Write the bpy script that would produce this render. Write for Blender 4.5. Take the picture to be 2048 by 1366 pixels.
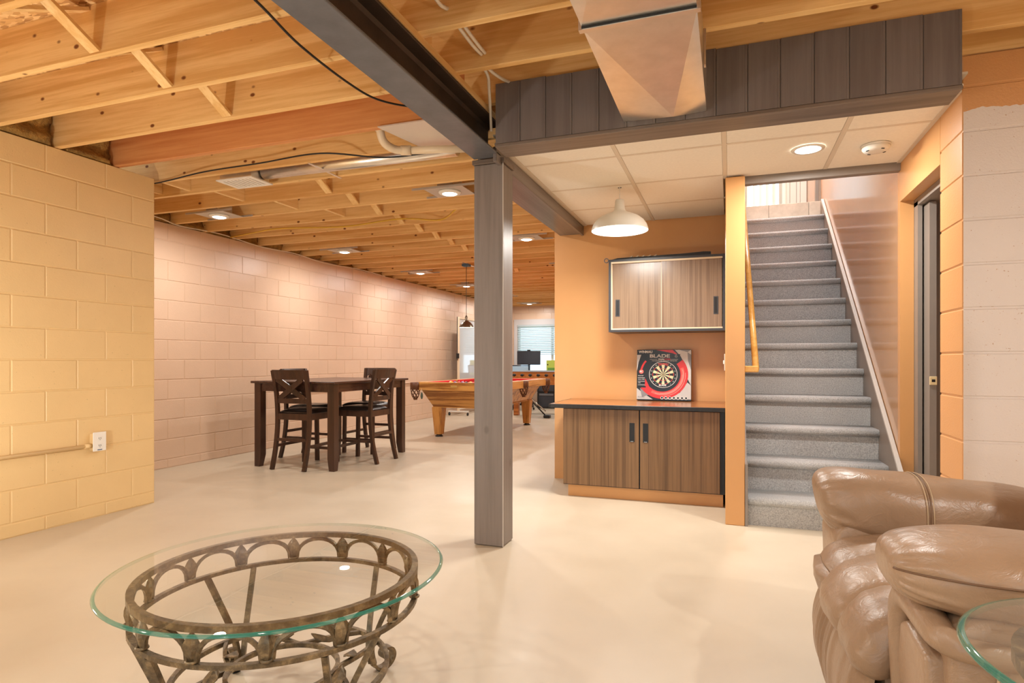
import bpy, bmesh, math, random
from mathutils import Vector, Matrix
random.seed(7)
scene = bpy.context.scene
COL = scene.collection
for _o in list(bpy.data.objects):
    bpy.data.objects.remove(_o)

# ------------------------------------------------------------------ camera
F_PX, YAW = 1220.0, math.atan(435.5 / 1220.0)
cam_d = bpy.data.cameras.new('camera')
cam_d.sensor_width = 36.0
cam_d.lens = 36.0 * F_PX / 2048.0
cam_d.shift_y = 37.8 / 2048.0
cam_d.clip_start, cam_d.clip_end = 0.02, 200
cam = bpy.data.objects.new('camera', cam_d)
COL.objects.link(cam)
cam.location = (0, 0, 1.10)
cam.rotation_euler = (math.pi / 2, 0, YAW)
scene.camera = cam

# ------------------------------------------------------------------ world, exposure
vs = scene.view_settings
vs.view_transform = 'Standard'
vs.look = 'None'
vs.exposure = 0.0
vs.gamma = 1.0
vs.use_curve_mapping = False
world = bpy.data.worlds.new('world')
scene.world = world
world.use_nodes = True
_bg = world.node_tree.nodes['Background']
_bg.inputs[0].default_value = (0.72, 0.88, 1.0, 1)
_bg.inputs[1].default_value = 2.6
CAN_W = 19.0            # watts of one recessed lamp
FILL_UPLIGHT_W = 78.0  # watts of an added ceiling fill light
LAMP_RGB = (1.0, 0.97, 0.91)

# ------------------------------------------------------------------ colour + node helpers
def lin(c):
    c = c / 255.0
    return c / 12.92 if c <= 0.04045 else ((c + 0.055) / 1.055) ** 2.4
def rgb(r, g, b):
    return (lin(r), lin(g), lin(b), 1.0)

MATS = {}
def newmat(name):
    m = bpy.data.materials.new(name)
    m.use_nodes = True
    MATS[name] = m
    nt = m.node_tree
    return m, nt, nt.nodes['Principled BSDF']

def N(nt, kind, **kw):
    n = nt.nodes.new(kind)
    for k, v in kw.items():
        if k in n.inputs.keys():
            n.inputs[k].default_value = v
        else:
            setattr(n, k, v)
    return n

def ramp(nt, src, stops):
    r = nt.nodes.new('ShaderNodeValToRGB')
    el = r.color_ramp.elements
    while len(el) < len(stops):
        el.new(0.5)
    for e, (p, c) in zip(el, stops):
        e.position = p
        e.color = c
    nt.links.new(src, r.inputs[0])
    return r.outputs[0]

def coords(nt, scale=(1, 1, 1), rand=True, rot=(0, 0, 0)):
    tc = nt.nodes.new('ShaderNodeTexCoord')
    src = tc.outputs['Object']
    if rand:
        oi = nt.nodes.new('ShaderNodeObjectInfo')
        mu = N(nt, 'ShaderNodeMath', operation='MULTIPLY')
        nt.links.new(oi.outputs['Random'], mu.inputs[0])
        mu.inputs[1].default_value = 31.7
        ad = N(nt, 'ShaderNodeVectorMath', operation='ADD')
        nt.links.new(src, ad.inputs[0])
        nt.links.new(mu.outputs[0], ad.inputs[1])
        src = ad.outputs[0]
    mp = nt.nodes.new('ShaderNodeMapping')
    mp.inputs['Scale'].default_value = scale
    mp.inputs['Rotation'].default_value = rot
    nt.links.new(src, mp.inputs[0])
    return mp.outputs[0]

def noise(nt, vec, scale, detail=3, rough=0.5, dist=0.0):
    n = nt.nodes.new('ShaderNodeTexNoise')
    n.inputs['Scale'].default_value = scale
    n.inputs['Detail'].default_value = detail
    n.inputs['Roughness'].default_value = rough
    n.inputs['Distortion'].default_value = dist
    nt.links.new(vec, n.inputs['Vector'])
    return n.outputs[0]

def bump(nt, bsdf, height, strength=0.2, dist=0.01):
    b = nt.nodes.new('ShaderNodeBump')
    b.inputs['Strength'].default_value = strength
    b.inputs['Distance'].default_value = dist
    nt.links.new(height, b.inputs['Height'])
    nt.links.new(b.outputs[0], bsdf.inputs['Normal'])

def mixc(nt, fac, a, b):
    m = nt.nodes.new('ShaderNodeMix')
    m.data_type = 'RGBA'
    for sock, v in ((0, fac), (6, a), (7, b)):
        if isinstance(v, (int, float)):
            m.inputs[sock].default_value = v
        elif isinstance(v, tuple):
            m.inputs[sock].default_value = v
        else:
            nt.links.new(v, m.inputs[sock])
    return m.outputs[2]

def plain(name, col, rough=0.5, metal=0.0, spec=0.5, var=0.0, vscale=6.0, bmp=0.0, bscale=60.0, bdist=0.004, coat=0.0):
    m, nt, b = newmat(name)
    b.inputs['Base Color'].default_value = col
    b.inputs['Roughness'].default_value = rough
    b.inputs['Metallic'].default_value = metal
    b.inputs['Specular IOR Level'].default_value = spec
    b.inputs['Coat Weight'].default_value = coat
    if var > 0 or bmp > 0:
        v = coords(nt)
        if var > 0:
            f = noise(nt, v, vscale, 4, 0.6)
            dk = tuple(c * (1 - var) for c in col[:3]) + (1,)
            lt = tuple(min(1, c * (1 + var)) for c in col[:3]) + (1,)
            nt.links.new(ramp(nt, f, [(0.3, dk), (0.7, lt)]), b.inputs['Base Color'])
        if bmp > 0:
            bump(nt, b, noise(nt, v, bscale, 3, 0.6), bmp, bdist)
    return m

def emis(name, col, strength):
    m, nt, b = newmat(name)
    b.inputs['Base Color'].default_value = (0.8, 0.8, 0.8, 1)
    b.inputs['Emission Color'].default_value = col
    b.inputs['Emission Strength'].default_value = strength
    return m

def wood(name, light, dark, axis='X', scale=1.0, rough=0.55, knots=0.0, contrast=(0.35, 0.7), knot_col=None, spec=0.3, grain=9.0, bmp=0.08):
    m, nt, b = newmat(name)
    st = {'X': (0.35, grain, grain), 'Y': (grain, 0.35, grain), 'Z': (grain, grain, 0.35)}[axis]
    v = coords(nt, tuple(s * scale for s in st))
    big = noise(nt, v, 1.0, 2, 0.5, 0.6)
    wv = nt.nodes.new('ShaderNodeMath'); wv.operation = 'MULTIPLY'
    nt.links.new(big, wv.inputs[0]); wv.inputs[1].default_value = 14.0
    sn = nt.nodes.new('ShaderNodeMath'); sn.operation = 'SINE'
    nt.links.new(wv.outputs[0], sn.inputs[0])
    fine = noise(nt, v, 6.0, 5, 0.7)
    mx = nt.nodes.new('ShaderNodeMath'); mx.operation = 'MULTIPLY_ADD'
    nt.links.new(sn.outputs[0], mx.inputs[0]); mx.inputs[1].default_value = 0.16
    nt.links.new(fine, mx.inputs[2])
    c = ramp(nt, mx.outputs[0], [(contrast[0], dark), (contrast[1], light)])
    if knots > 0:
        kst = {'X': (1.0, 1.6, 1.6), 'Y': (1.6, 1.0, 1.6), 'Z': (1.6, 1.6, 1.0)}[axis]
        kv = coords(nt, kst)
        vo = nt.nodes.new('ShaderNodeTexVoronoi')
        vo.inputs['Scale'].default_value = knots
        vo.inputs['Randomness'].default_value = 1.0
        nt.links.new(kv, vo.inputs['Vector'])
        kf = ramp(nt, vo.outputs['Distance'], [(0.065, (1, 1, 1, 1)), (0.115, (0, 0, 0, 1))])
        c = mixc(nt, kf, c, knot_col or tuple(x * 0.25 for x in dark[:3]) + (1,))
    nt.links.new(c, b.inputs['Base Color'])
    b.inputs['Roughness'].default_value = rough
    b.inputs['Specular IOR Level'].default_value = spec
    if bmp > 0:
        bump(nt, b, fine, bmp, 0.003)
    return m

# ------------------------------------------------------------------ object helpers
ORG = {}
def tag(o, label=None, cat=None, group=None, kind=None):
    if label: o['label'] = label
    if cat: o['category'] = cat
    if group: o['group'] = group
    if kind: o['kind'] = kind
    return o

def thing(name, label, cat, loc=(0, 0, 0), rotz=0.0, group=None, world=True):
    """Empty at the base of a thing; parts are given in world space unless world=False."""
    o = bpy.data.objects.new(name, None)
    o.empty_display_size = 0.1
    COL.objects.link(o)
    o.location = loc
    o.rotation_euler = (0, 0, rotz)
    ORG[o.name] = Vector(loc) if world else Vector((0, 0, 0))
    return tag(o, label, cat, group)

class MB:
    """collects shapes; build() links them as one mesh object"""
    def __init__(s):
        s.v, s.f, s.m, s.sm = [], [], [], []
    def add(s, vs_, fs_, mi=0, smooth=False):
        k = len(s.v)
        s.v += [tuple(p) for p in vs_]
        for f in fs_:
            s.f.append(tuple(k + i for i in f)); s.m.append(mi); s.sm.append(smooth)
        return s
    def box(s, x0, x1, y0, y1, z0, z1, mi=0):
        v = [(x, y, z) for x in (x0, x1) for y in (y0, y1) for z in (z0, z1)]
        f = [(0, 1, 3, 2), (4, 6, 7, 5), (0, 4, 5, 1), (2, 3, 7, 6), (0, 2, 6, 4), (1, 5, 7, 3)]
        return s.add(v, f, mi)
    def bevbox(s, x0, x1, y0, y1, z0, z1, b=0.004, mi=0):
        bm = bmesh.new()
        bmesh.ops.create_cube(bm, size=1)
        for q in bm.verts:
            q.co = Vector(((x0 + x1) / 2 + q.co.x * (x1 - x0), (y0 + y1) / 2 + q.co.y * (y1 - y0), (z0 + z1) / 2 + q.co.z * (z1 - z0)))
        bmesh.ops.bevel(bm, geom=bm.edges[:], offset=b, segments=1, affect='EDGES', profile=0.5)
        return s.take(bm, mi)
    def take(s, bm, mi=0, smooth=False, mat=None):
        bm.verts.ensure_lookup_table()
        bm.verts.index_update()
        vs_ = [(mat @ q.co) if mat else q.co.copy() for q in bm.verts]
        s.add(vs_, [tuple(q.index for q in f.verts) for f in bm.faces], mi, smooth)
        bm.free()
        return s
    def prism(s, pts, axis, a, b, mi=0, smooth=False):
        """2-D outline extruded along axis from a to b; pts are the two other coordinates in order"""
        def P(p, t):
            return {'x': (t, p[0], p[1]), 'y': (p[0], t, p[1]), 'z': (p[0], p[1], t)}[axis]
        n = len(pts)
        v = [P(p, a) for p in pts] + [P(p, b) for p in pts]
        f = [tuple(range(n)), tuple(range(2 * n - 1, n - 1, -1))]
        s.add(v, f, mi)
        s.add(v, [(i, (i + 1) % n, n + (i + 1) % n, n + i) for i in range(n)], mi, smooth)
        return s
    def tube(s, pts, r, n=8, closed=False, mi=0, smooth=True, flat=None):
        """round (or flat=(w,h) rectangular) bar along a polyline"""
        P = [Vector(p) for p in pts]
        L = len(P)
        rings = []
        up = Vector((0, 0, 1))
        prev = None
        for i in range(L):
            if closed:
                t = P[(i + 1) % L] - P[i - 1]
            else:
                t = P[min(i + 1, L - 1)] - P[max(i - 1, 0)]
            t = t.normalized() if t.length > 1e-9 else Vector((1, 0, 0))
            if prev is None:
                a = up if abs(t.z) < 0.95 else Vector((1, 0, 0))
                u = t.cross(a).normalized()
            else:
                u = prev - t * prev.dot(t)
                u = u.normalized() if u.length > 1e-6 else t.cross(up).normalized()
            prev = u
            w = t.cross(u)
            rr = r[i] if isinstance(r, (list, tuple)) else r
            if flat:
                a_, b_ = flat[0] / 2, flat[1] / 2
                ring = [P[i] + u * x + w * y for x, y in ((-a_, -b_), (a_, -b_), (a_, b_), (-a_, b_))]
            else:
                ring = [P[i] + (u * math.cos(2 * math.pi * k / n) + w * math.sin(2 * math.pi * k / n)) * rr for k in range(n)]
            rings.append(ring)
        m = len(rings[0])
        v = [p for ring in rings for p in ring]
        f = []
        for i in range(L if closed else L - 1):
            j = (i + 1) % L
            for k in range(m):
                f.append((i * m + k, i * m + (k + 1) % m, j * m + (k + 1) % m, j * m + k))
        s.add(v, f, mi, smooth and not flat)
        if not closed:
            s.add(rings[0], [tuple(range(m - 1, -1, -1))], mi)
            s.add(rings[-1], [tuple(range(m))], mi)
        return s
    def lathe(s, prof, c=(0, 0, 0), n=24, mi=0, smooth=True, cap=True):
        """prof: list of (radius, z)"""
        v, f = [], []
        for r, z in prof:
            for k in range(n):
                a = 2 * math.pi * k / n
                v.append((c[0] + r * math.cos(a), c[1] + r * math.sin(a), c[2] + z))
        for i in range(len(prof) - 1):
            for k in range(n):
                f.append((i * n + k, i * n + (k + 1) % n, (i + 1) * n + (k + 1) % n, (i + 1) * n + k))
        s.add(v, f, mi, smooth)
        if cap:
            if prof[0][0] > 1e-5: s.add(v[:n], [tuple(range(n - 1, -1, -1))], mi)
            if prof[-1][0] > 1e-5: s.add(v[-n:], [tuple(range(n))], mi)
        return s
    def ball(s, c, r, seg=16, rings=10, mi=0):
        bm = bmesh.new()
        bmesh.ops.create_uvsphere(bm, u_segments=seg, v_segments=rings, radius=1)
        rr = r if isinstance(r, (tuple, list)) else (r, r, r)
        return s.take(bm, mi, True, Matrix.Translation(Vector(c)) @ Matrix.Diagonal((*rr, 1)))
    def xform(s, M):
        s.v = [tuple(M @ Vector(p)) for p in s.v]
        return s
    def mesh(s, name, mats, org=Vector((0, 0, 0))):
        me = bpy.data.meshes.new(name)
        me.from_pydata([Vector(p) - org for p in s.v], [], s.f)
        for m in (mats if isinstance(mats, (list, tuple)) else [mats]):
            me.materials.append(m)
        for p, mi, sm in zip(me.polygons, s.m, s.sm):
            p.material_index = mi
            p.use_smooth = sm
        bm = bmesh.new(); bm.from_mesh(me)
        bmesh.ops.remove_doubles(bm, verts=bm.verts, dist=1e-6)
        bmesh.ops.recalc_face_normals(bm, faces=bm.faces)
        bm.to_mesh(me); bm.free()
        return me
    def build(s, name, mats, parent=None, smooth=False, mods=None):
        org = Vector((0, 0, 0))
        p = parent
        while p is not None:
            if p.name in ORG:
                org = ORG[p.name]; break
            p = p.parent
        me = s.mesh(name, mats, org)
        o = bpy.data.objects.new(name, me)
        COL.objects.link(o)
        o.parent = parent
        if smooth:
            for q in me.polygons: q.use_smooth = True
        return o
    def solo(s, name, mats, label, cat, loc, group=None, smooth=False):
        """top-level thing that is one mesh, with its origin at loc"""
        me = s.mesh(name, mats, Vector(loc))
        o = bpy.data.objects.new(name, me)
        COL.objects.link(o)
        o.location = loc
        if smooth:
            for q in me.polygons: q.use_smooth = True
        return tag(o, label, cat, group)

def inst(src, name, parent, loc, rot=(0, 0, 0), scale=(1, 1, 1)):
    """another object sharing mesh data"""
    o = bpy.data.objects.new(name, src)
    COL.objects.link(o)
    o.parent = parent
    o.location = loc
    o.rotation_euler = rot
    o.scale = scale
    return o

def copy_tree(o, parent=None):
    c = o.copy(); COL.objects.link(c); c.parent = parent
    for ch in list(o.children):
        copy_tree(ch, c)
    return c

def struct(name, mb, mat):
    o = mb.build(name, mat)
    o['kind'] = 'structure'
    return o

def arc(cx, cy, r, a0, a1, n):
    return [(cx + r * math.cos(a0 + (a1 - a0) * i / (n - 1)), cy + r * math.sin(a0 + (a1 - a0) * i / (n - 1))) for i in range(n)]

def catmull(P, n=6):
    P = [Vector(p) for p in P]
    out = []
    for i in range(len(P) - 1):
        a, b, c, d = P[max(i - 1, 0)], P[i], P[i + 1], P[min(i + 2, len(P) - 1)]
        for k in range(n):
            t = k / n
            out.append(0.5 * (2 * b + (c - a) * t + (2 * a - 5 * b + 4 * c - d) * t * t + (3 * b - a - 3 * c + d) * t ** 3))
    out.append(P[-1])
    return out

# ================================================================== materials
def floor_mat():
    m, nt, b = newmat('painted_concrete')
    v = coords(nt, rand=False)
    f = noise(nt, v, 0.9, 5, 0.6)
    c = ramp(nt, f, [(0.3, rgb(194, 179, 157)), (0.7, rgb(204, 190, 168))])
    sp = noise(nt, v, 38, 3, 0.7)
    c = mixc(nt, ramp(nt, sp, [(0.70, (0, 0, 0, 1)), (0.80, (1, 1, 1, 1))]), c, rgb(196, 172, 140))
    nt.links.new(c, b.inputs['Base Color'])
    r = ramp(nt, noise(nt, v, 2.2, 4, 0.6), [(0.3, (0.30,) * 3 + (1,)), (0.7, (0.46,) * 3 + (1,))])
    nt.links.new(r, b.inputs['Roughness'])
    bump(nt, b, noise(nt, v, 5, 4, 0.6), 0.06, 0.01)
    return m
M_FLOOR = floor_mat()

def block_mat(name, col, rough, spk=0.35):
    m, nt, b = newmat(name)
    v = coords(nt)
    f = noise(nt, v, 3.0, 4, 0.6)
    dk = tuple(c * 0.95 for c in col[:3]) + (1,)
    c = ramp(nt, f, [(0.3, dk), (0.7, col)])
    pit = ramp(nt, noise(nt, v, 95, 2, 0.5), [(0.22, (1, 1, 1, 1)), (0.29, (0, 0, 0, 1))])
    c = mixc(nt, pit, c, tuple(x * 0.66 for x in col[:3]) + (1,))
    nt.links.new(c, b.inputs['Base Color'])
    b.inputs['Roughness'].default_value = rough
    bump(nt, b, noise(nt, v, 120, 3, 0.65), spk, 0.003)
    return m
M_BLK_TAN = block_mat('tan_block_paint', rgb(228, 196, 142), 0.42, 0.25)
M_BLK_SAL = block_mat('salmon_block_paint', rgb(222, 192, 167), 0.26, 0.5)

def right_block_mat():
    m, nt, b = newmat('two_tone_block_paint')
    v = coords(nt)
    g = nt.nodes.new('ShaderNodeNewGeometry')
    sn = nt.nodes.new('ShaderNodeSeparateXYZ'); nt.links.new(g.outputs['Normal'], sn.inputs[0])
    sp = nt.nodes.new('ShaderNodeSeparateXYZ'); nt.links.new(g.outputs['Position'], sp.inputs[0])
    left = nt.nodes.new('ShaderNodeMath'); left.operation = 'LESS_THAN'; left.inputs[1].default_value = -0.5
    nt.links.new(sn.outputs[0], left.inputs[0])
    wob = noise(nt, v, 9, 3, 0.6)
    ad = nt.nodes.new('ShaderNodeMath'); ad.operation = 'MULTIPLY_ADD'; ad.inputs[1].default_value = 0.07
    nt.links.new(wob, ad.inputs[0]); nt.links.new(sp.outputs[2], ad.inputs[2])
    top = nt.nodes.new('ShaderNodeMath'); top.operation = 'GREATER_THAN'; top.inputs[1].default_value = 2.275
    nt.links.new(ad.outputs[0], top.inputs[0])
    mx = nt.nodes.new('ShaderNodeMath'); mx.operation = 'MAXIMUM'
    nt.links.new(left.outputs[0], mx.inputs[0]); nt.links.new(top.outputs[0], mx.inputs[1])
    c = mixc(nt, mx.outputs[0], rgb(224, 213, 207), rgb(212, 156, 102))
    pit = ramp(nt, noise(nt, v, 95, 2, 0.5), [(0.24, (1, 1, 1, 1)), (0.31, (0, 0, 0, 1))])
    c = mixc(nt, pit, c, rgb(190, 156, 128))
    nt.links.new(c, b.inputs['Base Color'])
    b.inputs['Roughness'].default_value = 0.38
    bump(nt, b, noise(nt, v, 130, 3, 0.65), 0.45, 0.003)
    return m
M_BLK_RIGHT = right_block_mat()

M_ORANGE = plain('orange_wall_paint', rgb(214, 160, 104), 0.32, var=0.03, vscale=2.0, bmp=0.05, bscale=25)
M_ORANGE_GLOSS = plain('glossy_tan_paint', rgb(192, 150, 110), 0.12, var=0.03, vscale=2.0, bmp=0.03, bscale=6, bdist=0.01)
M_CREAM_WALL = plain('upstairs_white_paint', rgb(226, 218, 204), 0.6)
M_PINE = wood('pine_joist', rgb(238, 198, 136), rgb(216, 166, 100), 'X', 1.0, 0.6, knots=5.5, knot_col=rgb(120, 66, 30))
M_PINE_Y = wood('pine_blocking', rgb(240, 204, 146), rgb(222, 176, 112), 'Y', 1.0, 0.6)
M_LVL = wood('laminated_beam', rgb(214, 152, 96), rgb(192, 120, 68), 'X', 1.0, 0.55, contrast=(0.3, 0.75))
def osb_mat():
    m, nt, b = newmat('strand_board')
    v = coords(nt, (1, 1, 1), rand=False)
    vo = nt.nodes.new('ShaderNodeTexVoronoi'); vo.inputs['Scale'].default_value = 26
    mp = nt.nodes.new('ShaderNodeMapping'); mp.inputs['Scale'].default_value = (1, 2.4, 1); nt.links.new(v, mp.inputs[0])
    nt.links.new(mp.outputs[0], vo.inputs['Vector'])
    c = ramp(nt, vo.outputs['Color'], [(0.15, rgb(176, 126, 72)), (0.5, rgb(218, 170, 108)), (0.9, rgb(240, 204, 146))])
    nt.links.new(c, b.inputs['Base Color'])
    b.inputs['Roughness'].default_value = 0.7
    return m
M_OSB = osb_mat()
M_INSUL = plain('glass_wool', rgb(150, 112, 52), 0.95, var=0.35, vscale=14, bmp=0.9, bscale=30, bdist=0.03)
M_STEEL = plain('primed_steel', rgb(108, 110, 116), 0.38, metal=0.35, var=0.16, vscale=7, bmp=0.12, bscale=40)
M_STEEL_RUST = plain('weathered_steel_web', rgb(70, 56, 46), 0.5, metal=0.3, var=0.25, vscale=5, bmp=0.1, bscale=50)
M_GREYWOOD = wood('grey_painted_wood', rgb(132, 122, 116), rgb(119, 109, 103), 'Z', 1.0, 0.42, spec=0.45, contrast=(0.3, 0.7), knots=3.4, knot_col=rgb(110, 100, 94), bmp=0.05)
M_GREYWOOD_X = wood('grey_painted_trim', rgb(124, 110, 100), rgb(100, 86, 76), 'X', 1.0, 0.45, spec=0.45)
M_GREYWOOD_Y = wood('grey_painted_casing', rgb(118, 108, 104), rgb(96, 86, 80), 'Y', 1.0, 0.28, spec=0.55)
M_BOARD = wood('dark_soffit_board', rgb(120, 111, 108), rgb(106, 97, 94), 'Z', 1.0, 0.45, spec=0.4, contrast=(0.3, 0.75), bmp=0.06)
M_GREYTRIM = plain('grey_trim_paint', rgb(142, 132, 124), 0.4, var=0.03)
M_GREYLIGHT = plain('light_grey_edge_paint', rgb(192, 186, 180), 0.4)
M_WHITE = plain('white_plastic', rgb(232, 228, 220), 0.4)
M_WHITEPAINT = plain('white_gloss_paint', rgb(230, 226, 216), 0.35)
M_TILE = plain('acoustic_tile', rgb(242, 236, 224), 0.85, var=0.03, vscale=60, bmp=0.25, bscale=160, bdist=0.003)
M_TBAR = plain('ceiling_grid_metal', rgb(222, 210, 192), 0.5)
M_BLACK = plain('black_plastic', rgb(24, 24, 26), 0.4)
M_CHROME = plain('bright_metal', rgb(190, 190, 190), 0.22, metal=1.0)
def galv_mat():
    m, nt, b = newmat('galvanised_sheet')
    v = coords(nt, (5, 5, 5))
    c = ramp(nt, noise(nt, v, 2.0, 4, 0.6), [(0.3, rgb(222, 218, 210)), (0.7, rgb(236, 232, 226))])
    nt.links.new(c, b.inputs['Base Color'])
    b.inputs['Metallic'].default_value = 0.9
    b.inputs['Roughness'].default_value = 0.28
    bump(nt, b, noise(nt, coords(nt), 3.0, 2, 0.5), 0.12, 0.02)
    return m
M_GALV = galv_mat()
def carpet_mat():
    m, nt, b = newmat('grey_carpet')
    v = coords(nt)
    f = noise(nt, v, 150, 4, 0.75)
    c = ramp(nt, f, [(0.34, rgb(146, 146, 150)), (0.5, rgb(212, 212, 212)), (0.66, rgb(246, 246, 244))])
    g = ramp(nt, noise(nt, v, 5, 3, 0.6), [(0.3, rgb(200, 200, 200)), (0.7, rgb(220, 220, 218))])
    nt.links.new(mixc(nt, 0.25, c, g), b.inputs['Base Color'])
    b.inputs['Roughness'].default_value = 0.95
    b.inputs['Sheen Weight'].default_value = 0.3
    bump(nt, b, f, 0.9, 0.012)
    return m
M_CARPET = carpet_mat()
def stone_mat():
    m, nt, b = newmat('beige_floor_tile')
    v = coords(nt)
    nt.links.new(ramp(nt, noise(nt, v, 7, 5, 0.7), [(0.3, rgb(196, 190, 176)), (0.7, rgb(222, 216, 202))]), b.inputs['Base Color'])
    b.inputs['Roughness'].default_value = 0.4
    return m
M_STONE = stone_mat()

def glass_mat(name, tint, refl=1.0, rough=0.0):
    """clear flat glass: fresnel mix of transmission and mirror reflection"""
    m = bpy.data.materials.new(name); m.use_nodes = True
    nt = m.node_tree
    nt.nodes.remove(nt.nodes['Principled BSDF'])
    out = nt.nodes['Material Output']
    tr = nt.nodes.new('ShaderNodeBsdfTransparent'); tr.inputs[0].default_value = tint
    gl = nt.nodes.new('ShaderNodeBsdfGlossy'); gl.inputs['Roughness'].default_value = rough
    fr = nt.nodes.new('ShaderNodeFresnel'); fr.inputs[0].default_value = 1.5
    mu = nt.nodes.new('ShaderNodeMath'); mu.operation = 'MULTIPLY'; mu.inputs[1].default_value = refl; mu.use_clamp = True
    geo = nt.nodes.new('ShaderNodeNewGeometry')
    inv = nt.nodes.new('ShaderNodeMath'); inv.operation = 'SUBTRACT'; inv.inputs[0].default_value = 1.0
    nt.links.new(geo.outputs['Backfacing'], inv.inputs[1])
    mu2 = nt.nodes.new('ShaderNodeMath'); mu2.operation = 'MULTIPLY'
    nt.links.new(fr.outputs[0], mu2.inputs[0]); nt.links.new(inv.outputs[0], mu2.inputs[1])
    nt.links.new(mu2.outputs[0], mu.inputs[0])
    mx = nt.nodes.new('ShaderNodeMixShader')
    nt.links.new(mu.outputs[0], mx.inputs[0]); nt.links.new(tr.outputs[0], mx.inputs[1]); nt.links.new(gl.outputs[0], mx.inputs[2])
    nt.links.new(mx.outputs[0], out.inputs[0])
    return m
M_GLASS = glass_mat('clear_table_glass', (0.975, 0.99, 0.98, 1))
M_PANE = glass_mat('window_glass', (0.96, 0.98, 0.98, 1))

# ================================================================== the shell
X_NEAR, X_FAR, Y_JOG, Y_BACK = -4.19, -5.42, 3.514, 15.0
Z_WALL, Z_SUB = 2.506, 2.741
Y_REAR, X_RIGHT = -3.2, 3.2
X_PART = -1.54                       # end of the alcove wall, far room's right side
Y_ALC = 5.50
X_ST0, X_ST1 = 0.115, 1.005          # stair sides
Y_RW = 3.33                          # right block wall face

struct('floor', MB().box(-5.8, 3.5, -3.5, 15.3, -0.12, 0.0), M_FLOOR)

_bm = {}
def block_piece(w, h):
    """front-chamfered block, local: width along x, depth -y..0 behind the face at y=0, height z (centred)"""
    k = (round(w, 3), round(h, 3))
    if k not in _bm:
        a, c, d = 0.0035, 0.004, 0.03
        w2, h2 = w / 2, h / 2
        v = [(-w2, d, -h2), (w2, d, -h2), (w2, d, h2), (-w2, d, h2),
             (-w2, c, -h2), (w2, c, -h2), (w2, c, h2), (-w2, c, h2),
             (-w2 + a, 0, -h2 + a), (w2 - a, 0, -h2 + a), (w2 - a, 0, h2 - a), (-w2 + a, 0, h2 - a)]
        f = [(8, 9, 10, 11)]
        for i in range(4):
            j = (i + 1) % 4
            f += [(i, j, 4 + j, 4 + i), (4 + i, 4 + j, 8 + j, 8 + i)]
        _bm[k] = (v, f)
    return k, _bm[k]
_meshes = {}
J = 0.0075                            # mortar joint
COURSES = [(0.0, 0.0892)] + [(0.0892 + 0.2032 * k, 0.0892 + 0.2032 * (k + 1)) for k in range(11)] + [(0.0892 + 0.2032 * 11, Z_WALL)]

def block_wall(parent, mat, plane, u0, u1, anchor, facing, courses=COURSES, limit=300, order=None, skip=None, jog=0):
    """lay blocks on a wall face. facing '+x': u runs along y; '-y': u runs along x."""
    cells = []
    for ci, (z0, z1) in enumerate(courses):
        off = 0.2032 if (ci + jog) % 2 else 0.0
        n0 = math.floor((u0 - anchor - off) / 0.4064) - 1
        u = anchor + off + n0 * 0.4064
        while u < u1 - 1e-6:
            a, b_ = max(u, u0), min(u + 0.4064, u1)
            u += 0.4064
            if b_ - a < 0.03: continue
            if skip and skip(a, b_, z0, z1): continue
            cells.append((a, b_, z0, z1))
    if order: cells.sort(key=order)
    rest = MB()
    for i, (a, b_, z0, z1) in enumerate(cells):
        w, h = b_ - a - J, z1 - z0 - J
        k, (v, f) = block_piece(w, h)
        cu, cz = (a + b_) / 2, (z0 + z1) / 2
        pro = random.uniform(-0.0008, 0.0012)
        if facing == '+x':
            R = Matrix.Rotation(math.pi / 2, 4, 'Z'); L = Vector((plane + pro, cu, cz)); rz = math.pi / 2
        else:
            R = Matrix.Identity(4); L = Vector((cu, plane - pro, cz)); rz = 0.0
        if i < limit:
            kk = (k, mat.name)
            if kk not in _meshes:
                _meshes[kk] = MB().add(v, f).mesh('block', mat)
            inst(_meshes[kk], 'block', parent, L, (0, 0, rz))
        else:
            rest.add([R @ Vector(p) + L for p in v], f)
    if rest.v:
        o = rest.build('far_blocks', mat, parent)
        o['kind'] = 'stuff'

# near left wall: blocks where the photo sees them, plain masonry behind the camera
wl = struct('wall_left', MB().box(X_NEAR - 0.2, X_NEAR - 0.004, 1.8, Y_JOG - 0.0, 0, Z_WALL - 0.004).box(X_NEAR - 0.2, X_NEAR - 0.001, Y_REAR, 1.8, 0, Z_WALL)
            .box(X_FAR - 0.2, X_NEAR - 0.2, Y_JOG - 0.2, Y_JOG - 0.001, 0, Z_WALL), M_BLK_TAN)
block_wall(wl, M_BLK_TAN, X_NEAR, 1.8, Y_JOG, 3.123, '+x', jog=0)
# far left wall
wf = struct('wall_far_left', MB().box(X_FAR - 0.2, X_FAR - 0.004, Y_JOG, Y_BACK, 0, Z_WALL - 0.003), M_BLK_SAL)
block_wall(wf, M_BLK_SAL, X_FAR, Y_JOG + 0.01, Y_BACK - 0.01, 4.696, '+x', jog=0,
           order=lambda c: (c[0] + c[1]) / 2 if (c[0] + c[1]) / 2 > 4.35 else 99)
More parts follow.
